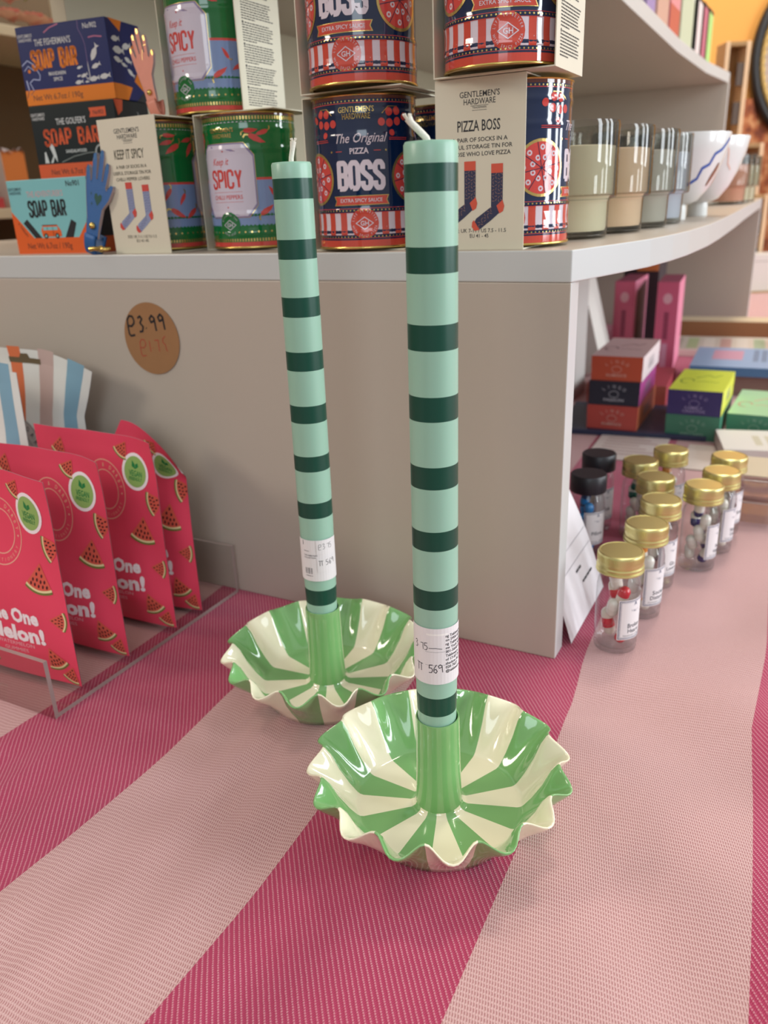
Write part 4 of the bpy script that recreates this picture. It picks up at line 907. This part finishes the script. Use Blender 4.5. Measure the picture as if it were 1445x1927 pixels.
def jar(x, y, lab_rz, cap_m, label, group, title, caps, where, hk=1.0):
    o = thing('pill_jar', (x, y, .0003), lab_rz, label, 'jar', group)
    if 'g' not in _jar:
        b = B(); pr = [(.0, .0006), (.0125, .0004), (.0142, .0012), (.0147, .003), (.0148, .040), (.0146, .049), (.0138, .0535), (.0122, .0570), (.0118, .0590), (.0118, .0660), (.0110, .0660), (.0112, .0590)]
        b.lathe(pr, JG, n=48); b.lathe([(.0, .0042), (.0128, .0040), (.0136, .0052)], JG, n=48); g = b.obj('glass', o, smooth=50); _jar['g'] = g.data
        def cp(m_):
            b = B(); b.lathe([(.0152, .0598), (.0160, .0602), (.0161, .0610), (.0150, .0618), (.0149, .0626), (.0159, .0634), (.0159, .0641), (.0149, .0649), (.0149, .0658), (.0155, .0663), (.0154, .0728), (.0150, .0738), (.0140, .0743), (.0136, .0740), (.0, .0740)], m_, n=64)
            for i in range(72):
                a_ = 2*PI*i/72; b.box(.01535, .0156, -.0003, .0003, .0682, .0724, m_, M=Matrix.Rotation(a_, 4, 'Z'))
            b.lathe([(.0152, .0598), (.0118, .0597)], m_, n=48)
            q = b.obj('lid', o, smooth=35); me = q.data; bpy.data.objects.remove(q); return me
        _jar['gold'] = cp(JGOLD)
        b = B(); b.lathe([(.0152, .0590), (.0155, .0596), (.0155, .0735), (.0148, .0745), (.0, .0745)], JBLK, n=64); b.lathe([(.0152, .0590), (.0118, .0589)], JBLK, n=48); q = b.obj('lid', o, smooth=35); _jar['black'] = q.data; bpy.data.objects.remove(q)
    else: g = bpy.data.objects.new('glass', _jar['g']); COL.objects.link(g); g.parent = o
    l = bpy.data.objects.new('lid', _jar[cap_m]); COL.objects.link(l); l.parent = o
    b = B(); R_ = .01490; lbl_art(title, '').emit(b, lambda x_, y_, o_: ((R_+o_)*math.sin(x_/R_), -(R_+o_)*math.cos(x_/R_), y_), sx=.0016, eps=5e-5); b.obj('paper_label', o)
    rr = random.Random(int(x*1e5)); k = 0
    for lev in range(5):
        for q in range(2 if lev < 4 else 1):
            c = caps[k % len(caps)]; k += 1; an = lab_rz-PI/2-.2+q*PI+lev*.9+rr.random()*.3
            rad = .0062 if lev < 4 else .002
            co = bpy.data.objects.new('capsule', capsule_mesh(*c)); COL.objects.link(co)
            co.location = (x+rad*math.cos(an), y+rad*math.sin(an), .0122+lev*.0098+q*.0012); co.rotation_euler = ((rr.random()-.5)*.7, (rr.random()-.5)*.7, rr.random()*6)
            tag(co, f'printed capsule lying inside the {where}', 'capsule', f'capsules in the {where}')
    return o
RC = [('C8303A', 'D8CDBE'), ('D8CDBE', 'C8303A'), ('DCD6CA', 'E3DFD6')]; WC = [('DCD6CA', 'E3DFD6'), ('C9C2B4', 'DCD6CA')]; GC = [('0F5A4A', 'DCD6CA'), ('DCD6CA', 'E3DFD6')]; BC = [('2E86C8', '17406E'), ('17406E', '2E86C8')]; PC = [('2E2560', 'DCD6CA'), ('DCD6CA', 'E3DFD6')]; OC = [('DCD6CA', 'D98A2E'), ('DCD6CA', 'E3DFD6')]
JR = 'gold-capped jars, left row'; JQ = 'gold-capped jars, right row'
jar(.1600, .4920, .62, 'gold', 'gold-capped jar with red and white capsules, nearest to the camera', JR, ('Broken', 'Hearts'), RC, 'jar nearest the camera')
jar(.1925, .5380, .60, 'gold', 'gold-capped jar directly behind the nearest jar, second of the left row', JR, ('Social', 'Distance'), OC, 'second jar of the left row')
jar(.2190, .5850, .62, 'gold', 'gold-capped jar third from the front in the left row', JR, ('Gin', 'Lovers'), GC, 'third jar of the left row')
jar(.2325, .6380, .45, 'gold', 'gold-capped jar fourth from the front in the left row', JR, ('Sleep',), WC, 'fourth jar of the left row')
jar(.2340, .6840, .9, 'gold', 'gold-capped jar fifth in the left row, green capsule under its lid', JR, ('Happy',), GC, 'fifth jar of the left row')
jar(.2715, .7120, .5, 'gold', 'gold-capped jar last of the left row, in front of the white cards', JR, ('Lucky',), OC, 'last jar of the left row')
jar(.2640, .6130, .85, 'gold', 'gold-capped jar with purple and white capsules, front of the right row', JQ, ('Be', 'Happy'), PC, 'front jar of the right row')
jar(.2920, .6460, .75, 'gold', 'gold-capped jar in the middle of the right row', JQ, ('Stay', 'Calm'), WC, 'middle jar of the right row')
jar(.3150, .6850, .75, 'gold', 'gold-capped jar at the back of the right row', JQ, ('Smile',), WC, 'back jar of the right row')
jar(.1790, .6520, .45, 'black', 'black-capped jar with blue capsules beside the leaning price sheet', 'black-capped jars', ('Pillow',), BC, 'nearer black-capped jar')
jar(.2030, .7080, .45, 'black', 'black-capped jar with white capsules behind the other black-capped one', 'black-capped jars', ('Talk',), WC, 'further black-capped jar')

# ---- folded price sheet leaning by the end panel
ps = thing('price_sheet', un(0, 0, 0), -YAW, 'white printed price sheet leaning just behind the edge of the grey end panel', 'price sheet')
PAP = mat('printer_paper', 'E4E0E4', rough=.8)
b = B(); pf = lambda y, z: (.0052-.045*(z/.105)*1.0+.004*math.sin(z*30), y, z)
b.grid(lambda u_, v_: pf(.024+.098*u_, .0004+.112*v_), 8, 14, PAP); a = Art()
for i, (z0, t0, ln) in enumerate([(.0225, .080, .026), (.033, .072, .012)]):
    x = t0
    while x < t0+ln: wv = .0035+((i*7+int(x*1e4)) % 5)*.0012; a.rect(x, x+wv, z0, z0+.0017, P('3A3840'), 1); x += wv+.0012
[a.rect(.03, .12, z_, z_+.0003, P('9A98A0'), 1) for z_ in (.0405, .052)]
a.emit(b, lambda x, y, o_: tuple(q+d for q, d in zip(pf(x, y), (.0003+o_, 0, 0))), sx=.01); q = b.obj('paper', ps, smooth=180)

# ================================================================== boxed games, books and cards inside the unit
def art_box(word, word2=None, col='C9A79C'):
    a = Art(); m_ = P(col); a.arc_text('LINGO', 0, .0080, .0190, .0042, m_, PI/2, 1.35, 2, ry=.0150); a.ring(0, .0150, .0060, .0006, m_, 1, ry=.0042)
    a.text(word, 0, .0058 if not word2 else .0078, .0034, m_, 2, width=len(word)*.0036, off=.01)
    if word2: a.text(word2, 0, .0036, .0034, m_, 2, width=len(word2)*.0034, off=.01)
    return a
def game(x, y, z, rz, cols, word, label, group, word2=None, L_=.140, tx=None, sc=None):
    o = thing('card_game_box', (x, y, z), rz, label, 'game box', group); fr_, side, top = cols
    W_, H_ = .0645, .0318
    b = B(); b.box(-W_/2, W_/2, 0, L_, 0, H_*.52, P(fr_, rough=.35), mats=dict(right=P(side, rough=.35))); art_box(word, word2, sc or 'C9A79C').emit(b, lambda x_, y_, o_: (x_, -o_-.0004, y_), eps=8e-5); b.obj('tray', o)
    b = B(); b.box(-W_/2-.0003, W_/2+.0003, -.0003, L_+.0003, H_*.5, H_, P(fr_, rough=.35), mats=dict(right=P(side, rough=.35), top=P(top, rough=.35)))
    a = Art(); mm = P(tx or '6A3A4A'); a.stroke([(-.018+.008*math.cos(t_/3), .055+.014*math.sin(t_/3)) for t_ in range(0, 16)], .002, mm); a.stroke([(-.006+i*.0045, .052+.006*((i*37) % 5)/5) for i in range(7)], .0018, mm); a.stroke([(-.01, .075), (.004, .095), (.012, .085), (.02, .1)], .002, mm)
    a.emit(b, lambda x_, y_, o_: (x_, y_, H_+o_))
    a = Art()
    for i in range(5): a.rect(.045, .09, .009+i*.0028, .0102+i*.0028, P('8A8088'), 1)
    a.emit(b, lambda x_, y_, o_: (W_/2+.0003+o_, x_, y_)); b.obj('lid', o); return o
nb_ = thing('book', (.3320, .9960, .0003), math.radians(-22), 'dark navy book lying flat under the left stack of game boxes', 'book')
b = B(); b.box(-.10, .085, 0, .155, 0, .0065, P('28304C', rough=.5)); b.obj('cover', nb_, bevel=.0006)
ra = math.radians(-27.5)
gx, gy = .3045, 1.0155
game(gx, gy, .0072, ra, ('B24A42', 'C06A48', 'B24A42'), 'ROMANCE', 'brick orange game box at the bottom of the left stack', 'card game boxes, left stack')
game(gx+.001, gy+.001, .0392, ra+.02, ('252C3A', 'B04A90', '252C3A'), 'PASSION', 'black game box with a magenta side, middle of the left stack', 'card game boxes, left stack', sc='B8BCC6')
game(gx+.003, gy+.002, .0712, ra+.01, ('C2593F', 'E9D9DC', 'C2A6A8'), 'ROMANCE', 'orange game box with a pale pink lid, on top of the left stack', 'card game boxes, left stack', sc='DDB4A6')
rb = math.radians(-29)
game(.3955, .9755, .0004, rb, ('3F7A62', '4E9A80', '3F7A62'), 'WELLNESS', 'green game box at the bottom of the right stack', 'card game boxes, right stack', L_=.130, sc='8FB0A0')
game(.3955, .9755, .0324, rb, ('3A3468', 'E4E450', 'C4D23E'), 'FAMILY', 'purple game box with a lime yellow lid, on top of the right stack', 'card game boxes, right stack', 'CREATIVE', L_=.130, tx='5E8A34', sc='9A8FB8')
game(.4690, .9640, .0004, rb-.03, ('3F8068', '4E9A80', '9BCBA4'), 'FRIENDS', 'green game box with a pale mint lid, standing alone at the right picture edge', 'card game boxes, right stack', L_=.140, tx='D9A08E', sc='8FB0A0')
rbk = thing('book', (.3950, 1.1600, .0003), math.radians(-25), 'large red book lying flat behind the left stack of game boxes', 'book')
b = B(); b.box(-.085, .03, 0, .14, 0, .030, P('A8404E', rough=.5), mats=dict(front=P('B8604E'))); b.obj('cover', rbk, bevel=.0008)
def slab(name, x, y, z, rz, W_, L_, H_, cols, label, cat, art=None, rot=None):
    o = thing(name, (x, y, z), rz, label, cat, rot=rot)
    b = B(); b.box(-W_/2, W_/2, 0, L_, 0, H_, P(cols[0]), mats={k: P(c) for k, c in (cols[1] if len(cols) > 1 else {}).items()})
    if art:
        a = Art(); art(a); a.emit(b, lambda x_, y_, o_: (x_, y_, H_+o_))
    b.obj('card_body' if cat == 'card' else 'box_body', o, bevel=.0005); return o
# upright pink boxed books with dark lettering on the spine
def pinkbox(x, y, rz, H_, label, dark_side):
    o = thing('boxed_book', (x, y, .0003), rz, label, 'boxed book', 'pink boxed books')
    W_, L_ = .036, .135; PK_, PS = P('D0607F', rough=.45), P('E58BA8', rough=.45)
    b = B(); b.box(-W_/2, W_/2, 0, L_, 0, H_, PK_, mats=dict(right=PS, top=P('9A4E68'))); a = Art()
    a.circ(.0, H_-.028, .0075, P('E0A8B4'), 1, ry=.009); a.rect(-.004, .004, H_-.098, H_-.050, P('7A2A44'), 1)
    for i in range(9): a.rect(-.0045, .0045, H_-.052-i*.0055, H_-.0505-i*.0055, PK_, 2)
    a.rect(-.005, .005, .004, H_-.105, P('D99AB4'), 1); a.emit(b, lambda x_, y_, o_: (x_, -o_, y_)); 
    if dark_side: a = Art(); a.poly([(.02, 0), (.02, H_-.02), (.10, H_-.008), (.125, H_-.008), (.125, 0)], P('5A2834'), 1); a.emit(b, lambda x_, y_, o_: (W_/2+o_, x_, y_))  # dark red patch painted for the shaded inside of an open case
    b.obj('slip_case', o, bevel=.0006); return o
pinkbox(.5060, 1.4080, math.radians(-24), .150, 'pink boxed book standing upright, right one of the two behind the game boxes', False)
pinkbox(.4500, 1.4700, math.radians(-27), .148, 'pink boxed book standing upright, left one with a dark opening painted on its side', True)
# white boards leaning at the inner left
lw_ = thing('white_board', (.3640, 1.3650, .0004), 0, 'white board leaning to the left behind the left stack of game boxes', 'board', rot=(0, math.radians(-15), math.radians(-26)))
b = B(); b.box(-.026, .026, 0, .10, .0068, .215, WHITE); b.obj('board_body', lw_, bevel=.0008)
gt = thing('file_box', un(.1960, .64, .0004), -YAW, 'slim pale grey file standing against the inside of the unit, left of the game boxes', 'file')
b = B(); b.box(-.012, .012, 0, .16, 0, .205, P('B9B6B2')); b.obj('file_body', gt, bevel=.001)
gt['label'] = 'slim pale grey file standing upright, left of the game boxes'
ob_ = thing('book', (.5450, 1.6100, .0004), math.radians(-27), 'dark book with an orange top, standing behind the pink boxed books', 'book')
b = B(); b.box(-.055, .012, 0, .10, 0, .170, P('3A3036')); b.box(-.030, .010, -.001, .09, .150, .195, P('E08A50')); b.obj('cover', ob_, bevel=.0008)
# blue book on a brown book, pale cards spread on the cloth behind
slab('book', .5550, 1.1950, .0004, math.radians(-26), .15, .16, .030, ('9A6A4A', dict(front='8A6E62')), 'brown book lying flat under the blue book', 'book')
slab('book', .5500, 1.1850, .0308, math.radians(-26), .155, .165, .014, ('8CA3C4', dict(front='4E77A0', right='6E8CB4')), 'pale blue book lying flat on a brown one behind the yellow-lidded game box', 'book', lambda a: (a.rect(-.05, -.005, .06, .14, P('C08FA4'), 1), [a.rect(.01+i*.012, .018+i*.012, .05, .15, P('6F83A0'), 1) for i in range(3)]))
slab('card_stack', .6400, 1.4900, .0004, math.radians(-24), .20, .16, .012, ('C9BEB2',), 'spread of pale printed cards lying behind the blue book', 'card', lambda a: [a.rect(-.09+.03*i, -.07+.03*i, .02, .14, P(('B4A398', 'A9B48A', 'D9CFC4', 'B9938C', 'CFC6BC', '9FB094')[i]), 1) for i in range(6)])
slab('wooden_tray', .7000, 1.6900, .0004, math.radians(-25), .26, .07, .036, ('B48E66', dict(top='D2BFA0', front='94663F')), 'light wooden tray in front of the far end panel', 'tray')
slab('gift_box', .8150, 1.4300, .0004, math.radians(-10), .13, .12, .030, ('D9CFC8', dict(front='C46A58')), 'white and red gift box at the right picture edge beside the pale cards', 'gift box', lambda a: a.rect(-.06, -.03, .02, .06, P('B04A48'), 1))
# white cards behind the jars
slab('leaflet', .2850, .9050, .0004, math.radians(-27), .085, .13, .0012, ('D2C6C0',), 'printed white leaflet lying on the cloth behind the gold-capped jars', 'leaflet', lambda a: [a.rect(-.032, .012+.03*((i*5) % 3)/3, .02+i*.013, .0245+i*.013, P('B49A96'), 1) for i in range(7)])
slab('leaflet', .3720, .8500, .0004, math.radians(-27), .07, .10, .0012, ('D0C3BA',), 'blank cream leaflet lying behind the last gold-capped jar', 'leaflet')
slab('card_box', .4500, .8600, .0004, math.radians(-16), .115, .085, .018, ('D2CCC6', dict(top='D8D4CE')), 'flat white box behind the right row of gold-capped jars', 'box', lambda a: [a.rect(-.02+.014*i, -.012+.014*i, .02, .06, P('C4BEAA'), 1) for i in range(4)])
# empty clear display boxes at the end of the right row
for i, (x, y, z, hh) in enumerate([(.3510, .7000, .0004, .020), (.3530, .7030, .0212, .020)]):
    o = thing('clear_box', (x, y, z), math.radians(-27), ('low clear plastic box on the cloth right of the gold-capped jars', 'clear plastic box stacked on the low one, cream card on its lid')[i], 'plastic box', 'clear plastic boxes')
    b = B(); W_, L_ = .036, .075; b.box(-W_/2, W_/2, 0, L_, 0, hh, ACR); q = b.obj('clear_shell', o)
    b = B()
    for y_ in (0,):
        b.tube([(-W_/2, y_, hh), (W_/2, y_, hh)], .0007, ACE, n=6); b.tube([(W_/2, y_, 0), (W_/2, y_, hh)], .0007, ACE, n=6); b.tube([(W_/2, 0, hh), (W_/2, L_, hh)], .0007, ACE, n=6); b.tube([(W_/2, 0, 0), (W_/2, L_, 0)], .0007, ACE, n=6)
    b.obj('edge_bead', o, smooth=60)
    if i: b = B(); b.box(-W_/2+.001, W_/2-.001, .012, L_-.001, hh+.0003, hh+.0013, P('CDBFA6')); b.obj('lid_card', o)

# ================================================================== far right corner of the shop
KRW = mat('kraft_wood', '9A7648', rough=.6, noise=.1, nscale=14); KRE = mat('pale_wood_edge', 'D6B48E', rough=.55, noise=.05)
def crate(x, y, z, rz, W_, D_, H_, label):
    o = thing('wooden_crate', (x, y, z), rz, label, 'crate', 'wooden crates stacked by the orange wall')
    for nm, bx in (('side_board', (-W_/2, -W_/2+.012, 0, D_, 0, H_)), ('side_board', (W_/2-.012, W_/2, 0, D_, 0, H_)), ('top_board', (-W_/2+.012, W_/2-.012, 0, D_, H_-.012, H_)), ('bottom_board', (-W_/2+.012, W_/2-.012, 0, D_, 0, .012)), ('back_board', (-W_/2+.012, W_/2-.012, D_-.01, D_, .012, H_-.012))):
        b = B(); b.box(*bx, KRW if nm != 'side_board' else KRE); b.obj(nm, o, bevel=.001)
    for k in range(2):
        b = B(); b.box(W_/2-.032, W_/2-.013, .004, .012, H_*(.2+.38*k), H_*(.42+.38*k), P('4A3626')); b.obj('metal_catch', o)
    return o
pl_ = thing('plinth', (1.08, 2.53, -.76), 0, 'plain wooden plinth carrying the crates beyond the display unit', 'plinth')
b = B(); b.box(-.26, .40, 0, .40, 0, .76, KRW); b.obj('plinth_body', pl_, bevel=.002)
crate(1.075, 2.55, .0004, 0, .24, .22, .268, 'pale wooden crate at the bottom of the stack by the orange wall')
crate(1.066, 2.56, .2690, 0, .20, .18, .142, 'small wooden crate in the middle of the stack by the orange wall')
crate(1.076, 2.60, .4115, 0, .072, .07, .270, 'tall brown wooden crate on top of the stack by the orange wall')
wh = thing('storage_carton', (1.13, 2.40, .0), 0, 'white', 'carton'); wh['label'] = 'white carton with a black barcode behind the display unit at the right edge'
b = B(); b.box(-.115, .10, 0, .09, 0, .105, P('CFC8C2')); a = Art(); a.rect(-.068, -.03, .012, .036, P('3A3E4A'), 1)
for i in range(5): a.rect(-.066+i*.0075, -.064+i*.0075, .012, .036, P('CFC8C2'), 2)
a.rect(-.11, .095, .085, .0865, P('8A8078'), 1); a.emit(b, lambda x_, y_, o_: (x_, -o_, y_)); b.obj('carton_body', wh, bevel=.001)
wh.location = (1.13, 2.445, -.0)
wt = thing('side_table', (1.25, 2.41, -.76), 0, 'low table beyond the striped cloth carrying the white carton', 'table')
b = B(); b.box(-.30, .30, .0, .10, .735, .7595, KRW); b.obj('table_top', wt, bevel=.001)
for x in (-.27, .27):
    b = B(); b.box(x-.02, x+.02, .04, .08, 0, .735, KRW); b.obj('leg', wt)
# rust coloured rug hanging and oval mirror on the orange wall
rg = bpy.data.materials.new('rust_weave'); rg.use_nodes = True; MATS['rug'] = rg; q = rg.node_tree
v_ = q.nodes.new('ShaderNodeTexNoise'); v_.inputs['Scale'].default_value = 26; v_.inputs['Detail'].default_value = 5; r_ = q.nodes.new('ShaderNodeValToRGB'); tc2 = q.nodes.new('ShaderNodeTexCoord')
q.links.new(tc2.outputs['Object'], v_.inputs['Vector']); q.links.new(v_.outputs['Fac'], r_.inputs[0]); q.links.new(r_.outputs[0], q.nodes['Principled BSDF'].inputs['Base Color']); q.nodes['Principled BSDF'].inputs['Roughness'].default_value = .9
r_.color_ramp.elements[0].position = .35; r_.color_ramp.elements[0].color = hexc('6A3422'); r_.color_ramp.elements[1].position = .68; r_.color_ramp.elements[1].color = hexc('C08A60'); e2 = r_.color_ramp.elements.new(.5); e2.color = hexc('94502E')
b = B(); b.grid(lambda u_, v2: (1.34+.9*u_, 3.375+.010*math.sin(u_*40), -.72+1.32*v2), 60, 6, rg); hg = b.obj('hanging_rug', smooth=180); md = hg.modifiers.new('thick', 'SOLIDIFY'); md.thickness = .006
tag(hg, 'mottled rust brown rug hanging on the orange wall below the mirror', 'rug')
mi_ = thing('wall_mirror', (1.722, 3.385, .74), 0, 'oval wall mirror with a black frame and twisted gold inner rim', 'mirror')
EA, EB = .262, .30
b = B(); b.tube([(EA*math.cos(2*PI*i/80), -.018, EB*math.sin(2*PI*i/80)) for i in range(81)], .018, mat('black_frame', '1E1A1A', rough=.4), n=12, cap=False); mf = b.obj('frame', mi_, smooth=60)
b = B()
for k in range(2): b.tube([((EA-.030+.005*math.cos(i*.8+k*PI))*math.cos(2*PI*i/240), -.016+.005*math.sin(i*.8+k*PI), (EB-.030+.005*math.cos(i*.8+k*PI))*math.sin(2*PI*i/240)) for i in range(241)], .007, mat('rope_gold', 'C8A868', rough=.5, metal=.3), n=8, cap=False)
b.obj('rope_rim', mf, smooth=60)
b = B(); b.add([((EA-.03)*math.cos(2*PI*i/64), -.008, (EB-.03)*math.sin(2*PI*i/64)) for i in range(64)], [tuple(range(64))], mat('mirror_reflection', '8A6244', rough=.25, spec=.8)); b.obj('mirror_pane', mi_)  # plain brown pane colour stands in for the mirror's reflection

# ================================================================== wall shelf on the left behind the soaps
SHB = mat('brown_back', '6E5B46', rough=.8, noise=.05, nscale=10); SHE = mat('cream_board', 'C4B89E', rough=.5, noise=.03)
ws = thing('wall_shelf', un(1.2, 0, 0), -YAW, 'cream wall shelf with a brown back, seen behind the soap boxes on the left', 'shelf')
def sbox(nm, s0, s1, t0, t1, z0, z1, m_, **k):
    b = B(); b.box(-(s1-1.2), -(s0-1.2), t0, t1, z0, z1, m_); return b.obj(nm, ws, bevel=.0015)
sbox('shelf_board', 1.2, 1.46, .25, 1.55, .297, .315, SHE); sbox('shelf_board', 1.2, 1.46, .25, 1.55, .598, .616, SHE); sbox('shelf_board', 1.2, 1.46, .25, 1.55, .030, .048, SHE)
sbox('back_board', 1.46, 1.475, .25, 1.55, .03, 1.05, SHB); sbox('side_panel', 1.2, 1.46, .232, .25, .03, 1.05, SHE); sbox('side_panel', 1.2, 1.46, 1.55, 1.568, .03, 1.05, SHE)
def onshelf(name, s, t, z, ds, dt, h, cols, label, cat):
    o = thing(name, un(s, t, z), -YAW, label, cat); b = B(); b.box(-ds, 0, 0, dt, 0, h, P(cols[0]), mats={k: P(c) for k, c in cols[1].items()} if len(cols) > 1 else None); b.obj('box_body', o, bevel=.001); return o
onshelf('greeting_card', 1.235, .545, .344, .012, .034, .16, ('CFC9A0', dict(front='B8B890')), 'pale green card standing on the left wall shelf at the picture edge', 'card')
onshelf('greeting_card', 1.26, .592, .344, .010, .026, .128, ('D9C9B4', dict(front='C08A58')), 'cream and tan card standing beside the orange box on the left wall shelf', 'card')
ox = onshelf('gift_box', 1.23, .622, .3155, .05, .052, .098, ('D07A3C', dict(front='DDC9C0')), 'orange gift box with white tissue on the left wall shelf', 'gift box')
b = B(); b.grid(lambda u_, v2: (-.05+.052*u_+.001, .001+.050*v2, .099+.006*math.sin(u_*9+v2*14)*math.cos(v2*7)), 14, 14, P('D8CCD0')); b.obj('tissue', ox, smooth=180)
onshelf('flat_box', 1.215, .520, .3155, .10, .078, .018, ('B23A42',), 'red flat box on the left wall shelf at the picture edge', 'box')
onshelf('flat_box', 1.220, .524, .3337, .09, .066, .010, ('4E5A40',), 'dark green flat box lying on the red one on the left wall shelf', 'box')
onshelf('flower_card', 1.26, .835, .6164, .012, .050, .075, ('C9C4A8', dict(right='D8D4C0')), 'small floral card standing on the upper board of the left wall shelf', 'card')
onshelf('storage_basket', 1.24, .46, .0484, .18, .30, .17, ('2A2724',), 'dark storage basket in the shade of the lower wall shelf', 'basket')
# faux flower garland: curled petals
gl_ = thing('flower_garland', un(1.25, .71, .617), -YAW, 'pink artificial flower garland lying on the upper board of the left wall shelf', 'artificial flowers')
PT1 = mat('pink_petal', 'D98E84', rough=.7); PT2 = mat('blush_petal', 'E3B3A4', rough=.7); LFG = mat('olive_leaf', '7E8A3A', rough=.7)
rr = random.Random(4)
for k, (bx, by, bz, sz) in enumerate([(-.02, -.06, .03, .045), (.0, .0, .028, .042), (-.01, .06, .030, .045), (-.03, .115, .034, .036), (-.05, -.02, .075, .035), (-.05, .045, .07, .035)]):
    b = B()
    for p in range(16):
        an = p*2.4; tl = .25+.055*p; m_ = (PT1, PT2)[p % 2]; ln = sz*(.55+.03*p)
        def pf2(u_, v2, an=an, tl=tl, ln=ln):
            wv = (u_-.5)*ln*1.1*math.sin(PI*(.12+.8*v2)); rad = ln*v2*math.sin(tl+.3*v2); zz = ln*v2*math.cos(tl+.5*v2)*.8
            return (bx+rad*math.cos(an)-wv*math.sin(an), by+rad*math.sin(an)+wv*math.cos(an), bz+zz-.01+abs(u_-.5)*ln*.3)
        b.grid(pf2, 5, 6, m_)
    b.obj('blossom', gl_, smooth=180)
b = B()
for p in range(26):
    x0, y0, z0 = -.06+rr.random()*.07, -.10+rr.random()*.22, .06+rr.random()*.06; an = rr.random()*6.3; ln = .03+rr.random()*.02
    b.grid(lambda u_, v2: (x0+ln*v2*math.cos(an)-(u_-.5)*.016*math.sin(PI*v2)*math.sin(an), y0+ln*v2*math.sin(an)+(u_-.5)*.016*math.sin(PI*v2)*math.cos(an), z0+.014*math.sin(v2*2.5)), 2, 5, LFG)
b.obj('leaves', gl_, smooth=180)
